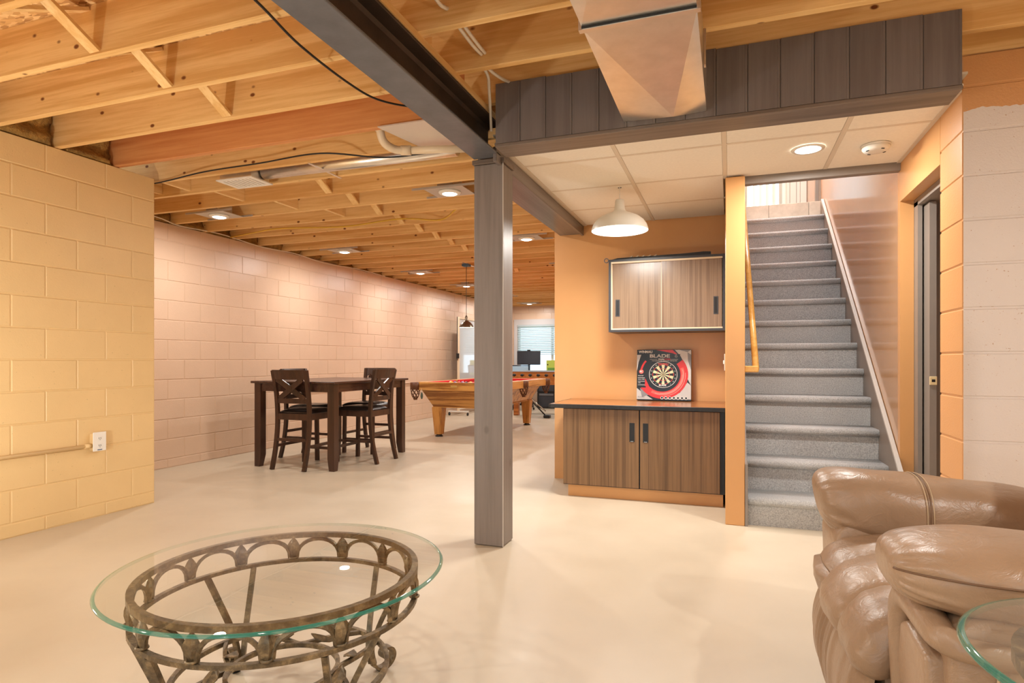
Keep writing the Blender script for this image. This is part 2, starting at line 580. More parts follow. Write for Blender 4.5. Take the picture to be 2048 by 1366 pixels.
# back wall with two windows
WIN = [(-5.20, -3.35, 0.72, 2.02), (-3.0, -1.8, 0.72, 2.02)]
wb = MB()
xs = [X_FAR - 0.2] + [w for p in WIN for w in p[:2]] + [X_PART + 0.2]
wb.box(xs[0], xs[-1], Y_BACK, Y_BACK + 0.2, 2.02, Z_WALL).box(xs[0], xs[-1], Y_BACK, Y_BACK + 0.2, 0, 0.72)
for a, b_ in ((xs[0], xs[1]), (xs[2], xs[3]), (xs[4], xs[5])):
    wb.box(a, b_, Y_BACK, Y_BACK + 0.2, 0.72, 2.02)
wbk = struct('wall_back', wb, M_BLK_SAL)
def _in_win(a, b_, z0, z1):
    return any(b_ > w0 - 0.0 and a < w1 + 0.0 and z1 > 0.71 and z0 < 2.03 for w0, w1, _, _ in WIN)
block_wall(wbk, M_BLK_SAL, Y_BACK - 0.004, -5.40, -3.0, -5.3, '-y', skip=_in_win)
# far room right side and rear / right walls behind the camera
struct('wall_partition', MB().box(X_PART, X_PART + 0.1, Y_ALC + 0.121, Y_BACK, 0, Z_WALL), M_ORANGE)
DOORW = (-2.9, 0.4, 2.15)
struct('wall_rear', MB().box(X_NEAR - 0.2, DOORW[0], Y_REAR - 0.2, Y_REAR, 0, Z_WALL).box(DOORW[1], X_RIGHT + 0.2, Y_REAR - 0.2, Y_REAR, 0, Z_WALL)
       .box(DOORW[0], DOORW[1], Y_REAR - 0.2, Y_REAR, DOORW[2], Z_WALL), M_BLK_TAN)
struct('wall_right_side', MB().box(X_RIGHT, X_RIGHT + 0.2, Y_REAR, Y_RW + 0.2, 0, Z_WALL), M_BLK_TAN)

# alcove wall and the stair partition with its orange end post
struct('wall_alcove', MB().box(X_PART, -0.028, Y_ALC, Y_ALC + 0.12, 0, Z_WALL), M_ORANGE)
struct('wall_stair_left', MB().bevbox(-0.028, 0.095, 4.33, Y_ALC + 0.12, 0, 2.325, 0.004).box(-0.028, 0.095, Y_ALC + 0.12, 9.4, 0, 5.2)
       .box(-0.028, 0.095, 4.47, Y_ALC + 0.12, 2.335, 5.2), M_ORANGE)
struct('trim_1', MB().box(0.096, 0.113, 4.325, 4.62, 0, 0.41).prism([(4.62, 0.41), (4.62, 0.0), (5.5, 0.75), (5.5, 1.1)], 'x', 0.096, 0.113), M_GREYTRIM)

# right block wall: corner column of full blocks, face slabs, then the doorway and the stair wall
RC = [(0.0, 0.119)] + [(0.119 + 0.2032 * k, 0.119 + 0.2032 * (k + 1)) for k in range(11)] + [(0.119 + 0.2032 * 11, 2.50)]
wr = struct('wall_right', MB().box(1.01, X_RIGHT + 0.2, Y_RW + 0.004, 3.640, 0, Z_WALL - 0.01), M_BLK_RIGHT)
for ci, (z0, z1) in enumerate(RC):
    w = 0.4064 if ci % 2 == 0 else 0.2032 + 0.05
    MB().bevbox(X_ST1, X_ST1 + w - J, Y_RW, 3.646, z0 + J / 2, z1 - J / 2, 0.004).build('block', M_BLK_RIGHT, wr)
    u = X_ST1 + w
    while u < 2.2:
        MB().bevbox(u, u + 0.4064 - J, Y_RW, Y_RW + 0.03, z0 + J / 2, z1 - J / 2, 0.004).build('block', M_BLK_RIGHT, wr)
        u += 0.4064
DY0, DY1, DZ = 3.646, 4.418, 2.095
struct('wall_stair_right', MB().box(X_ST1, X_ST1 + 0.075, DY1, 4.47, 0, 2.7).box(X_ST1, X_ST1 + 0.075, DY0, DY1, DZ, 2.7), M_ORANGE)
struct('wall_stairwell', MB().box(X_ST1, X_ST1 + 0.12, 4.47, 9.4, 0, 5.2), M_ORANGE_GLOSS)
# closet behind the doorway
struct('wall_closet', MB().box(1.9, 2.0, 3.64, 4.8, 0, 2.5).box(1.13, 1.9, 4.75, 4.85, 0, 2.5), M_ORANGE)
struct('ceiling_closet', MB().box(1.09, 2.0, 3.64, 4.85, 2.45, 2.5), M_WHITEPAINT)

# ------------------------------------------------------------------ ceiling: subfloor, joists, bridging, insulation
ceil = struct('ceiling', MB().box(-5.8, 3.4, Y_REAR - 0.2, 3.40, Z_SUB, Z_SUB + 0.03).box(-5.8, -0.03, 3.40, Y_BACK + 0.2, Z_SUB, Z_SUB + 0.03), M_OSB)
X_BEAM = -1.347
T2 = 0.038
left_far = [2.03 - 0.4 * k for k in range(12, 0, -1)] + [2.035, 2.42, 2.815, 3.235, 3.62, 3.965, 4.38, 4.777, 5.185, 5.60, 6.02, 6.43, 6.82] + [6.82 + 0.4 * k for k in range(1, 21)]
mj_near = MB().bevbox(X_NEAR - 0.15, X_BEAM + 0.04, -T2, 0, Z_WALL, Z_SUB, 0.0015).mesh('joist', M_PINE)
mj_far = MB().bevbox(X_FAR - 0.15, X_BEAM + 0.04, -T2, 0, Z_WALL, Z_SUB, 0.0015).mesh('joist', M_PINE)
for y in left_far:
    if abs(y - 3.235) < 1e-6:
        o = MB().bevbox(X_NEAR - 0.15, X_BEAM + 0.04, 3.19, 3.235, Z_WALL, Z_SUB, 0.002).build('laminated_joist', M_LVL, ceil)
        continue
    o = inst(mj_near if y < 3.5 else mj_far, 'joist', ceil, (0, y, 0))
right_far = [1.96 - 0.39 * k for k in range(12, 0, -1)] + [1.96, 2.36, 2.745, 3.138]
mj_r = MB().bevbox(X_BEAM - 0.04, X_RIGHT + 0.1, -T2, 0, Z_WALL, Z_SUB, 0.0015).mesh('joist', M_PINE)
for y in right_far:
    if min(abs(y - q) for q in left_far) < T2: y += 0.0
    o = inst(mj_r, 'joist', ceil, (0.0, y, 0))
# rim boards over the walls
MB().box(X_NEAR - 0.2, X_NEAR - 0.165, Y_REAR, 3.3, Z_WALL, Z_SUB).build('rim_board', M_LVL, ceil)
MB().box(X_FAR - 0.2, X_FAR - 0.165, 3.3, Y_BACK, Z_WALL, Z_SUB).build('rim_board', M_LVL, ceil)
MB().box(X_FAR - 0.2, X_PART + 0.2, Y_BACK - 0.02, Y_BACK + 0.02, Z_WALL, Z_SUB).build('rim_board', M_PINE, ceil)
MB().box(X_PART, X_PART + 0.04, Y_ALC + 0.13, Y_BACK, Z_WALL, Z_SUB).build('rim_board', M_PINE, ceil)
MB().box(X_RIGHT + 0.1, X_RIGHT + 0.14, Y_REAR, 3.34, Z_WALL, Z_SUB).build('rim_board', M_PINE, ceil)
MB().box(X_NEAR - 0.2, X_RIGHT + 0.2, Y_REAR - 0.1, Y_REAR - 0.06, Z_WALL, Z_SUB).build('rim_board', M_PINE, ceil)
MB().box(0.95, X_RIGHT + 0.1, 3.345, 3.38, Z_WALL, Z_SUB).build('rim_board', M_PINE, ceil)
# plate on the beam that carries the joists
MB().box(X_BEAM - 0.09, X_BEAM + 0.09, Y_REAR, 3.36, 2.478, Z_WALL).build('beam_plate', M_PINE_Y, ceil)
# cross bridging: two slats per bay
def slat(x, ya, za, yb, zb, w=0.062, t=0.016):
    d = Vector((0, yb - ya, zb - za)); n = d.normalized(); p = Vector((0, -n.z, n.y)) * (t / 2)
    A, B = Vector((x, ya, za)), Vector((x, yb, zb))
    wv = Vector((w / 2, 0, 0))
    v = [A - wv - p, A + wv - p, A + wv + p, A - wv + p, B - wv - p, B + wv - p, B + wv + p, B - wv + p]
    return MB().add(v, [(0, 1, 2, 3), (7, 6, 5, 4), (0, 4, 5, 1), (1, 5, 6, 2), (2, 6, 7, 3), (3, 7, 4, 0)])
for a, b_ in zip(left_far[8:30], left_far[9:31]):
    if 3.0 < b_ < 3.99: continue
    x = -2.74 if b_ < 3.4 else -3.19
    slat(x, a + 0.006, Z_SUB - 0.03, b_ - T2 - 0.004, Z_WALL + 0.012).build('bridging', M_PINE_Y, ceil)
    slat(x - 0.07, a + 0.004, Z_WALL + 0.03, b_ - T2 - 0.004, Z_SUB - 0.02).build('bridging', M_PINE_Y, ceil)
for a, b_ in zip(right_far[9:-1], right_far[10:-1]):
    slat(0.36, a + 0.006, Z_SUB - 0.03, b_ - T2 - 0.004, Z_WALL + 0.05, w=0.07).build('bridging', M_PINE_Y, ceil)
# solid blocking seen between some far joists
for k, x in ((17, -4.30), (18, -4.12), (19, -3.86), (20, -3.62), (17, -4.62)):
    MB().box(x, x + 0.03, left_far[k - 1] + 0.002, left_far[k] - T2 - 0.002, Z_WALL + 0.02, Z_SUB - 0.005).build('joist_blocking', M_PINE_Y, ceil)
# insulation batts tucked over the walls
def batt(x0, x1, y0, y1, seed):
    r = random.Random(seed)
    bm = bmesh.new()
    bmesh.ops.create_grid(bm, x_segments=10, y_segments=8, size=0.5)
    for q in bm.verts:
        fx, fy = q.co.x + 0.5, q.co.y + 0.5
        edge = min(1, 5 * min(fy, 1 - fy) + 0.25)
        q.co = Vector((x1 - 0.05 + 0.05 * edge * (1 + 0.5 * math.sin(9 * fx + seed)) + r.uniform(-0.014, 0.014), y0 + fy * (y1 - y0), Z_WALL + 0.004 + fx * (Z_SUB - Z_WALL - 0.008)))
    ret = bmesh.ops.extrude_face_region(bm, geom=bm.faces[:])
    for q in ret['geom']:
        if isinstance(q, bmesh.types.BMVert): q.co.x = x0
    return MB().take(bm, 0, True)
for k in range(8, 16):
    a, b_ = left_far[k], left_far[k + 1]
    if b_ < 3.5:
        batt(X_NEAR - 0.16, X_NEAR + 0.03 - 0.02 * (k % 3), a + 0.003, b_ - T2 - 0.006, k).build('insulation_batt', M_INSUL, ceil)
for k in range(17, 44):
    a, b_ = left_far[k - 1], left_far[k]
    batt(X_FAR - 0.16, X_FAR + 0.0 + 0.02 * (k % 3), a + 0.003, b_ - T2 - 0.003, k).build('insulation_batt', M_INSUL, ceil)

# ------------------------------------------------------------------ drop ceiling of the alcove
ZT = 2.335
dc = struct('ceiling_alcove', MB().box(-1.28, X_ST1, 3.26, 4.46, ZT + 0.05, ZT + 0.06).box(-1.28, -0.03, 4.46, Y_ALC, ZT + 0.05, ZT + 0.06), M_TBAR)
gx = [-1.245, -0.635, -0.03, 0.58, X_ST1]
gy = [3.262, 3.70, 4.31, 4.92, Y_ALC]
for i in range(4):
    for j in range(4):
        x0, x1, y0, y1 = gx[i] + 0.011, gx[i + 1] - 0.011, gy[j] + 0.011, gy[j + 1] - 0.011
        if i >= 2 and j >= 2: continue
        if i >= 2 and j == 1: y1 = 4.395
        MB().bevbox(x0, x1, y0, y1, ZT + 0.002, ZT + 0.016, 0.004).build('ceiling_tile', M_TILE, dc)
for x in gx[1:4]:
    MB().box(x - 0.012, x + 0.012, gy[0], Y_ALC if x < -0.04 else 4.39, ZT, ZT + 0.012).build('grid_bar', M_TBAR, dc)
MB().box(X_ST1 - 0.022, X_ST1, 3.335, 4.44, ZT - 0.002, ZT + 0.012).build('grid_bar', M_TBAR, dc)
MB().box(-1.27, -1.233, gy[0], Y_ALC, ZT - 0.002, ZT + 0.012).build('grid_bar', M_TBAR, dc)
for y in gy[1:4]:
    MB().box(-1.27, X_ST1 if y < 4 else -0.03, y - 0.012, y + 0.012, ZT + 0.001, ZT + 0.012).build('grid_bar', M_TBAR, dc)
# header board over the stair opening
struct('trim_2', MB().box(0.096, X_ST1 - 0.001, 4.40, 4.46, 2.288, 2.70), M_GREYTRIM)

# ================================================================== steel beam, post, soffit, duct
t = thing('steel_beam', 'dark grey steel I-beam running under the joists to the post', 'beam', (X_BEAM, 1.0, 2.292))
b0, b1, bt = 2.292, 2.477, 0.013
yb = 3.34
MB().bevbox(X_BEAM - 0.085, X_BEAM + 0.085, Y_REAR + 0.01, yb, b0, b0 + bt, 0.003).build('bottom_flange', M_STEEL, t)
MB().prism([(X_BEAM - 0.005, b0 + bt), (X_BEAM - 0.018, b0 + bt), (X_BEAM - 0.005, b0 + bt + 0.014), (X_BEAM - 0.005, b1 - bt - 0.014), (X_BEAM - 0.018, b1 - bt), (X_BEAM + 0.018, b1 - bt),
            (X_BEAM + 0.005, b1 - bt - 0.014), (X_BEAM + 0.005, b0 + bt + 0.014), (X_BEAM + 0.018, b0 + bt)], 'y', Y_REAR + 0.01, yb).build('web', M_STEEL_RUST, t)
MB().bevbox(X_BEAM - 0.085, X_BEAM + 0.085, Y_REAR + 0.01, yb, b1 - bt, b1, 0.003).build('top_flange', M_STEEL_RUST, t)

# beam casing beyond the post
t = thing('beam_casing', 'grey painted wooden casing boxed around the beam behind the post', 'beam', (-1.39, 4.4, 2.26))
MB().bevbox(-1.49, -1.285, 3.535, Y_ALC - 0.002, 2.26, 2.278, 0.003).build('bottom_board', M_GREYWOOD_Y, t)
MB().bevbox(-1.285, -1.262, 3.27, Y_ALC - 0.002, 2.245, 2.330, 0.003).build('side_board', M_GREYWOOD_Y, t)
MB().bevbox(-1.49, -1.472, 3.535, Y_ALC - 0.002, 2.279, 2.50, 0.003).build('side_board', M_GREYWOOD_Y, t)

t = thing('support_post', 'grey painted boxed wooden post standing on the floor under the beam', 'post', (-1.345, 3.445, 0))
MB().bevbox(-1.437, -1.253, 3.352, 3.372, 0.004, 2.262, 0.004).build('front_board', M_GREYWOOD, t)
MB().bevbox(-1.274, -1.255, 3.3725, 3.53, 0.004, 2.262, 0.004).build('side_board', M_GREYWOOD, t)
MB().bevbox(-1.436, -1.417, 3.3725, 3.53, 0.004, 2.262, 0.004).build('side_board', M_GREYWOOD, t)
MB().bevbox(-1.4165, -1.2745, 3.5105, 3.53, 0.004, 2.262, 0.004).build('back_board', M_GREYWOOD, t)
MB().box(-1.41, -1.28, 3.38, 3.50, 0.0, 2.2).build('core', M_PINE_Y, t)
MB().bevbox(-1.447, -1.243, 3.342, 3.534, 2.2625, 2.291, 0.004).build('cap_trim', M_GREYWOOD_X, t)
MB().bevbox(-1.256, -1.2505, 3.3505, 3.356, 0.004, 2.262, 0.001).build('corner_bead', M_GREYLIGHT, t)

t = thing('soffit', 'dark brown-grey soffit of vertical boards hung below the joists', 'soffit', (-0.13, 3.09, 2.255))
n_b = 15
bx0, bx1 = -1.195, 0.93
bw = (bx1 - bx0) / n_b
for i in range(n_b):
    x = bx0 + i * bw
    m = MB()
    m.prism([(x + 0.0005, 3.098), (x + 0.0005, 3.082), (x + 0.0025, 3.079), (x + bw * 0.90, 3.079), (x + bw * 0.90 + 0.001, 3.0800), (x + bw * 0.90 + 0.003, 3.0800), (x + bw * 0.90 + 0.004, 3.079),
             (x + bw - 0.0025, 3.079), (x + bw - 0.0005, 3.082), (x + bw - 0.0005, 3.098)], 'z', 2.272, 2.594 + random.uniform(-0.004, 0.004))
    m.build('soffit_board', M_BOARD, t)
MB().bevbox(bx0 - 0.002, bx1 + 0.002, 3.078, 3.255, 2.252, 2.2715, 0.003).build('bottom_trim', M_GREYWOOD_X, t)
MB().box(bx0 + 0.019, bx1 - 0.019, 3.0985, 3.0995, 2.272, 2.50).build('light_block_sheet', M_BOARD, t)  # unseen sheet added so no light shows between the boards
MB().box(bx0, bx1, 3.24, 3.255, 2.272, 2.334).build('back_board', M_BOARD, t)
MB().box(bx1 - 0.018, bx1, 3.098, 3.24, 2.272, 2.50).build('end_board', M_BOARD, t)
MB().box(bx0, bx0 + 0.018, 3.098, 3.24, 2.272, 2.50).build('end_board', M_BOARD, t)

t = thing('sheet_metal_duct', 'galvanised rectangular air duct running under joists into the dark soffit', 'duct', (-0.30, 2.6, 2.30))
dx0, dx1, dz0, dz1 = -0.502, -0.105, 2.300, 2.502
def creased(x0, x1, y0, y1, z, dip):
    """panel with a cross break"""
    c = ((x0 + x1) / 2, (y0 + y1) / 2, z - dip)
    P = [(x0, y0, z), (x1, y0, z), (x1, y1, z), (x0, y1, z), c]
    return P, [(0, 1, 4), (1, 2, 4), (2, 3, 4), (3, 0, 4)]
for k, (ya, yb_) in enumerate(((Y_REAR + 0.6, -0.4), (-0.4, 2.15), (2.175, 3.078))):
    m = MB()
    if k == 1:
        m.add(*creased(dx0, dx1, 1.0, yb_, dz0, 0.010)); m.add(*creased(dx0, dx1, ya, 1.0, dz0, 0.010))
    elif k == 2:
        c = (dx0 + 0.62 * (dx1 - dx0), yb_ - 0.06, dz0 - 0.030)
        P = [(dx0, ya, dz0), (dx1, ya, dz0), (dx1, yb_, dz0), (dx0, yb_, dz0), c]
        m.add(P, [(0, 1, 4), (1, 2, 4), (2, 3, 4), (3, 0, 4)])
    else:
        m.add(*creased(dx0, dx1, ya, yb_, dz0, 0.010))
    m.add([(dx0, ya, dz0), (dx0, yb_, dz0), (dx0, yb_, dz1), (dx0, ya, dz1)], [(0, 1, 2, 3)])
    m.add([(dx1, ya, dz0), (dx1, yb_, dz0), (dx1, yb_, dz1), (dx1, ya, dz1)], [(0, 1, 2, 3)])
    m.add([(dx0, ya, dz1), (dx0, yb_, dz1), (dx1, yb_, dz1), (dx1, ya, dz1)], [(0, 1, 2, 3)])
    m.build('duct_section', M_GALV, t)
MB().box(dx0 - 0.012, dx1 + 0.012, 2.150, 2.1745, dz0 - 0.012, dz0).box(dx0 - 0.012, dx0, 2.150, 2.1745, dz0, dz1).box(dx1, dx1 + 0.012, 2.150, 2.1745, dz0, dz1).build('slip_joint', M_GALV, t)
MB().box(dx0, dx1, 2.1470, 2.150, dz0 - 0.008, dz0 - 0.0005).build('joint_gap', M_BLACK, t)
for xx in (dx0 - 0.008, dx1 + 0.002):
    MB().box(xx, xx + 0.008, 2.70, 2.73, dz0 + 0.05, dz1).build('hanger_strap', M_GALV, t)

# ------------------------------------------------------------------ small services in the joist bays
def cable(name, pts, r, mat, label, cat='cable', n=8, closed_caps=True):
    P = catmull(pts, 8)
    o = MB().tube(P, r, n).solo(name, mat, label, cat, tuple(P[0]))
    return o
M_CBL_B = plain('black_cable', rgb(26, 24, 24), 0.5)
M_CBL_W = plain('white_cable', rgb(226, 214, 196), 0.5)
M_CBL_Y = plain('yellow_cable', rgb(214, 170, 60), 0.5)
M_PVC = plain('pvc_pipe', rgb(226, 206, 176), 0.35)
cable('cable', [(-1.70, 1.5, 2.50), (-1.724, 1.882, 2.49), (-1.77, 2.2, 2.478), (-1.773, 2.578, 2.470), (-1.735, 2.80, 2.472), (-1.60, 2.99, 2.490), (-1.43, 3.04, 2.499)], 0.0055, M_CBL_B,
      'black cable sagging below the joists towards the steel beam')
cable('cable', [(-4.6, 3.56, 2.498), (-4.2, 3.552, 2.485), (-3.668, 3.49, 2.497), (-3.138, 3.474, 2.499), (-2.599, 3.434, 2.494), (-2.245, 3.60, 2.480), (-1.98, 3.649, 2.485), (-1.6, 3.62, 2.492)], 0.0055, M_CBL_B,
      'black cable strung along the joists above the ceiling register')
cable('cable', [(-5.35, 5.46, 2.50), (-4.9, 5.31, 2.488), (-4.462, 5.25, 2.494), (-3.775, 5.38, 2.490), (-3.064, 5.30, 2.497), (-2.692, 5.42, 2.484), (-2.42, 5.20, 2.51), (-2.30, 5.23, 2.62)], 0.0085, M_CBL_Y,
      'yellow cable looping under the joists of the far room', 'cable')
cable('cable', [(-5.37, 4.0, 2.53), (-5.37, 4.523, 2.527), (-5.375, 4.81, 2.497), (-5.37, 5.338, 2.515), (-5.375, 5.956, 2.485), (-5.37, 6.59, 2.50), (-5.375, 7.22, 2.47), (-5.37, 8.0, 2.50), (-5.37, 8.8, 2.49)], 0.006, M_CBL_W,
      'white cable drooping along the top of the salmon block wall')
cable('cable', [(-1.10, 1.9, 2.58), (-1.121, 2.224, 2.565), (-1.118, 2.30, 2.57), (-1.118, 2.325, 2.58)], 0.008, M_CBL_W, 'short white cable in the first joist bay right of the beam')
cable('cable', [(-1.124, 2.36, 2.575), (-1.122, 2.474, 2.565), (-1.123, 2.60, 2.562), (-1.122, 2.712, 2.568)], 0.008, M_CBL_W, 'white cable pair member in the second bay right of the beam')
cable('cable', [(-1.100, 2.36, 2.580), (-1.100, 2.48, 2.570), (-1.102, 2.60, 2.568), (-1.104, 2.712, 2.572)], 0.008, M_CBL_W, 'white cable right of its twin in the second bay beside the beam')
cable('cable', [(-1.15, 2.745, 2.56), (-1.167, 2.897, 2.56), (-1.20, 3.00, 2.54), (-1.232, 3.10, 2.46), (-1.235, 3.12, 2.36)], 0.008, M_CBL_W, 'white cable dropping between the beam and the soffit end')
cable('cable', [(-1.14, 2.745, 2.57), (-1.139, 2.86, 2.565), (-1.120, 2.98, 2.57), (-1.118, 3.09, 2.60)], 0.008, M_CBL_W, 'white cable curving above the left end of the soffit')

# round galvanised branch duct with its register
t = thing('ceiling_register', 'white slotted air register on a boot below the far joists', 'register', (-3.53, 3.74, 2.48))
rx0, rx1, ry0, ry1 = -3.70, -3.36, 3.63, 3.86
m = MB().box(rx0, rx1, ry0, ry0 + 0.03, 2.470, 2.478).box(rx0, rx1, ry1 - 0.03, ry1, 2.470, 2.478).box(rx0, rx0 + 0.04, ry0 + 0.03, ry1 - 0.03, 2.470, 2.478).box(rx1 - 0.04, rx1, ry0 + 0.03, ry1 - 0.03, 2.470, 2.478)
m.build('frame', M_WHITE, t)
for k in range(7):
    x = rx0 + 0.05 + k * 0.035
    MB().box(x, x + 0.024, ry0 + 0.031, ry1 - 0.031, 2.4715, 2.4745).build('louver', M_WHITE, t)
MB().box(rx0 + 0.02, rx1 - 0.02, ry0 + 0.02, ry1 - 0.02, 2.4785, 2.56).build('boot', M_GALV, t)
MB().tube([(-3.37, 3.78, 2.545), (-2.6, 3.785, 2.545), (-1.75, 3.79, 2.545)], 0.052, 20).solo('round_duct', M_GALV, 'round galvanised branch duct between joists beside the register', 'duct', (-3.37, 3.78, 2.49))
MB().box(-2.83, -2.81, 3.60, 3.98, 2.5005, 2.5055).solo('duct_strap', M_GALV, 'thin metal strap holding the round duct under two joists', 'strap', (-2.82, 3.8, 2.50))
# white pan under the bay and the pvc drain
MB().prism([(-1.99, 3.175), (-1.47, 3.175), (-1.47, 3.60), (-1.90, 3.60)], 'z', 2.497, 2.5045).solo('sheet_metal_pan', plain('white_metal_pan', rgb(226, 214, 204), 0.3, metal=0.3), 'white sheet metal pan closing a joist bay left of the beam', 'panel', (-1.7, 3.4, 2.497))
t = thing('drain_pipe', 'cream plastic drain pipe with elbow below the joists by the beam', 'pipe', (-2.07, 3.46, 2.44))
MB().tube(catmull([(-2.06, 3.30, 2.62), (-2.06, 3.32, 2.53), (-2.055, 3.36, 2.475), (-2.02, 3.43, 2.452), (-1.94, 3.47, 2.450)], 6), 0.026, 14).build('elbow', M_PVC, t)
MB().tube([(-1.96, 3.468, 2.450), (-1.75, 3.52, 2.450), (-1.46, 3.60, 2.452)], 0.024, 14).build('pipe_run', M_PVC, t)
MB().tube([(-1.99, 3.455, 2.450), (-1.93, 3.475, 2.450)], 0.031, 14).build('collar', M_PVC, t)
MB().tube([(-2.06, 3.31, 2.575), (-2.06, 3.318, 2.535)], 0.031, 14).build('collar', M_PVC, t)

# ------------------------------------------------------------------ recessed lamps
M_LENS = emis('lamp_lens', (1.0, 0.93, 0.82, 1), 9.0)
M_CANPLATE = plain('lamp_plate', rgb(196, 190, 180), 0.45, metal=0.5)
def area_lamp(parent, loc, size, watts, col=LAMP_RGB, spread=math.pi):
    d = bpy.data.lights.new('lamp_light', 'AREA')
    d.shape = 'DISK'; d.size = size; d.energy = watts; d.color = col; d.spread = spread
    o = bpy.data.objects.new('lamp_light', d)
    COL.objects.link(o)
    o.parent = parent
    o.location = loc
    return o
def bulb_lamp(parent, loc, radius, watts, col=LAMP_RGB):
    d = bpy.data.lights.new('lamp_light', 'POINT')
    d.shadow_soft_size = radius; d.energy = watts; d.color = col
    o = bpy.data.objects.new('lamp_light', d)
    COL.objects.link(o); o.parent = parent; o.location = loc
    return o
def can(x, y, label, watts=CAN_W):
    t = thing('recessed_light', label, 'ceiling light', (x, y, 2.47), group='recessed ceiling lights')
    MB().lathe([(0.062, 0.0), (0.085, 0.003), (0.092, 0.012), (0.092, 0.018), (0.062, 0.018)], (x, y, 2.473), 28, cap=False).build('trim_ring', M_WHITE, t)
    MB().lathe([(0.0005, -0.012), (0.03, -0.010), (0.052, -0.004), (0.062, 0.003)], (x, y, 2.4745), 28, cap=False).build('lens', M_LENS, t)
    MB().box(x - 0.17, x + 0.17, y - 0.13, y + 0.13, 2.4925, 2.4965).build('mounting_plate', M_CANPLATE, t)
    MB().box(x - 0.28, x + 0.28, y - 0.135, y - 0.13, 2.4925, 2.51).box(x - 0.28, x + 0.28, y + 0.13, y + 0.135, 2.4925, 2.51).build('hanger_bar', M_CANPLATE, t)
    MB().box(x - 0.07, x + 0.07, y - 0.09, y + 0.09, 2.497, 2.60).build('housing', M_CANPLATE, t)
    area_lamp(t, (0, 0, -0.010), 0.115, watts)
    return t
names = {(0, 0): 'recessed light nearest the tan block corner over the far room', (1, 0): 'recessed light just left of the post in the joists',
         (0, 1): 'second recessed light along the salmon wall', (1, 1): 'recessed light seen between the post and the alcove wall',
         (0, 2): 'third recessed light along the salmon wall', (0, 3): 'fourth recessed light along the salmon wall before the pendant',
         (0, 4): 'fifth recessed light along the salmon wall above the marker board', (0, 5): 'last recessed light along the salmon wall by the far window',
         (1, 2): 'third recessed light of the far room row nearest the alcove', (1, 3): 'fourth recessed light of the far room row nearest the alcove',
         (1, 4): 'fifth recessed light of the far room row nearest the alcove', (1, 5): 'last recessed light of the far room row nearest the alcove'}
for i, x in enumerate((-4.62, -2.18)):
    for j, y in enumerate((4.575, 6.60, 8.62, 10.42, 12.4, 14.2)):
        can(x, y, names[(i, j)])
for x, y, wh, kw in ((-3.3, 0.62, 'left of the coffee table', 1.2), (-0.95, 0.62, 'right before the coffee table', 0.7), (1.95, 0.8, 'over the recliner back', 2.2), (-3.0, -1.5, 'left of the sliding door', 1.2), (-0.95, -1.5, 'before the sliding door', 1.2), (1.9, -1.5, 'right of the sliding door', 1.2)):
    can(x, y, 'added unseen recessed light above the camera side of the room ' + wh, CAN_W * kw)  # six lights added out of view to brighten the camera side
# two uplighters added out of view behind the camera to brighten the ceiling
def add_fill_uplighter(x, y, label, watts):
    t = thing('fill_uplighter', label, 'fill lamp', (x, y, 0))
    MB().lathe([(0.14, 0.0), (0.14, 0.015), (0.03, 0.03), (0.012, 0.05)], (x, y, 0), 24).build('base', M_STEEL, t)
    MB().tube([(x, y, 0.04), (x, y, 0.42)], 0.012, 10).build('pole', M_STEEL, t)
    MB().lathe([(0.03, 0.0), (0.10, 0.03), (0.16, 0.09), (0.165, 0.10), (0.158, 0.10), (0.095, 0.04), (0.001, 0.02)], (x, y, 0.42), 28, cap=False).build('bowl_shade', M_WHITEPAINT, t)
    MB().ball((x, y, 0.465), (0.03, 0.03, 0.03), 12, 8).build('bulb', M_LENS, t)
    bulb_lamp(t, (0, 0, 0.56), 0.09, watts)
add_fill_uplighter(-3.1, 1.2, 'unseen low uplighter added behind the camera to brighten the ceiling, coffee table side', FILL_UPLIGHT_W)
add_fill_uplighter(2.3, -0.6, 'unseen low uplighter added behind the camera to brighten the ceiling, recliner side', FILL_UPLIGHT_W * 0.7)

t = thing('recessed_light', 'bright recessed light in the white tile ceiling by the stairs', 'ceiling light', (0.43, 3.935, 2.328))
MB().lathe([(0.070, 0.0), (0.088, 0.001), (0.092, 0.006)], (0.43, 3.935, 2.328), 28, cap=False).build('trim_ring', M_WHITE, t)
MB().lathe([(0.0005, 0.0), (0.070, 0.0)], (0.43, 3.935, 2.3285), 28, cap=False).build('lens', M_LENS, t)
area_lamp(t, (0, 0, -0.003), 0.13, CAN_W * 1.45)

t = thing('smoke_detector', 'round cream smoke detector on the tile ceiling near the stairs', 'smoke detector', (0.79, 4.0, 2.295))
MB().lathe([(0.066, 0.036), (0.072, 0.030), (0.072, 0.018), (0.066, 0.010), (0.060, 0.004), (0.030, 0.0), (0.0005, 0.0)], (0.79, 4.0, 2.297), 32, cap=False).build('body', M_WHITE, t)
MB().lathe([(0.074, 0.028), (0.076, 0.034), (0.076, 0.037)], (0.79, 4.0, 2.297), 32, cap=False).build('base_plate', M_WHITE, t)
for k in range(4):
    a = k * math.pi / 2 + 0.5
    for q in (-1, 0, 1):
        aa = a + q * 0.09
        MB().box(-0.0035, 0.0035, 0.050, 0.058, -0.001, 0.006).xform(Matrix.Translation((0.79, 4.0, 2.2985)) @ Matrix.Rotation(aa, 4, 'Z')).build('vent_slot', M_BLACK, t)

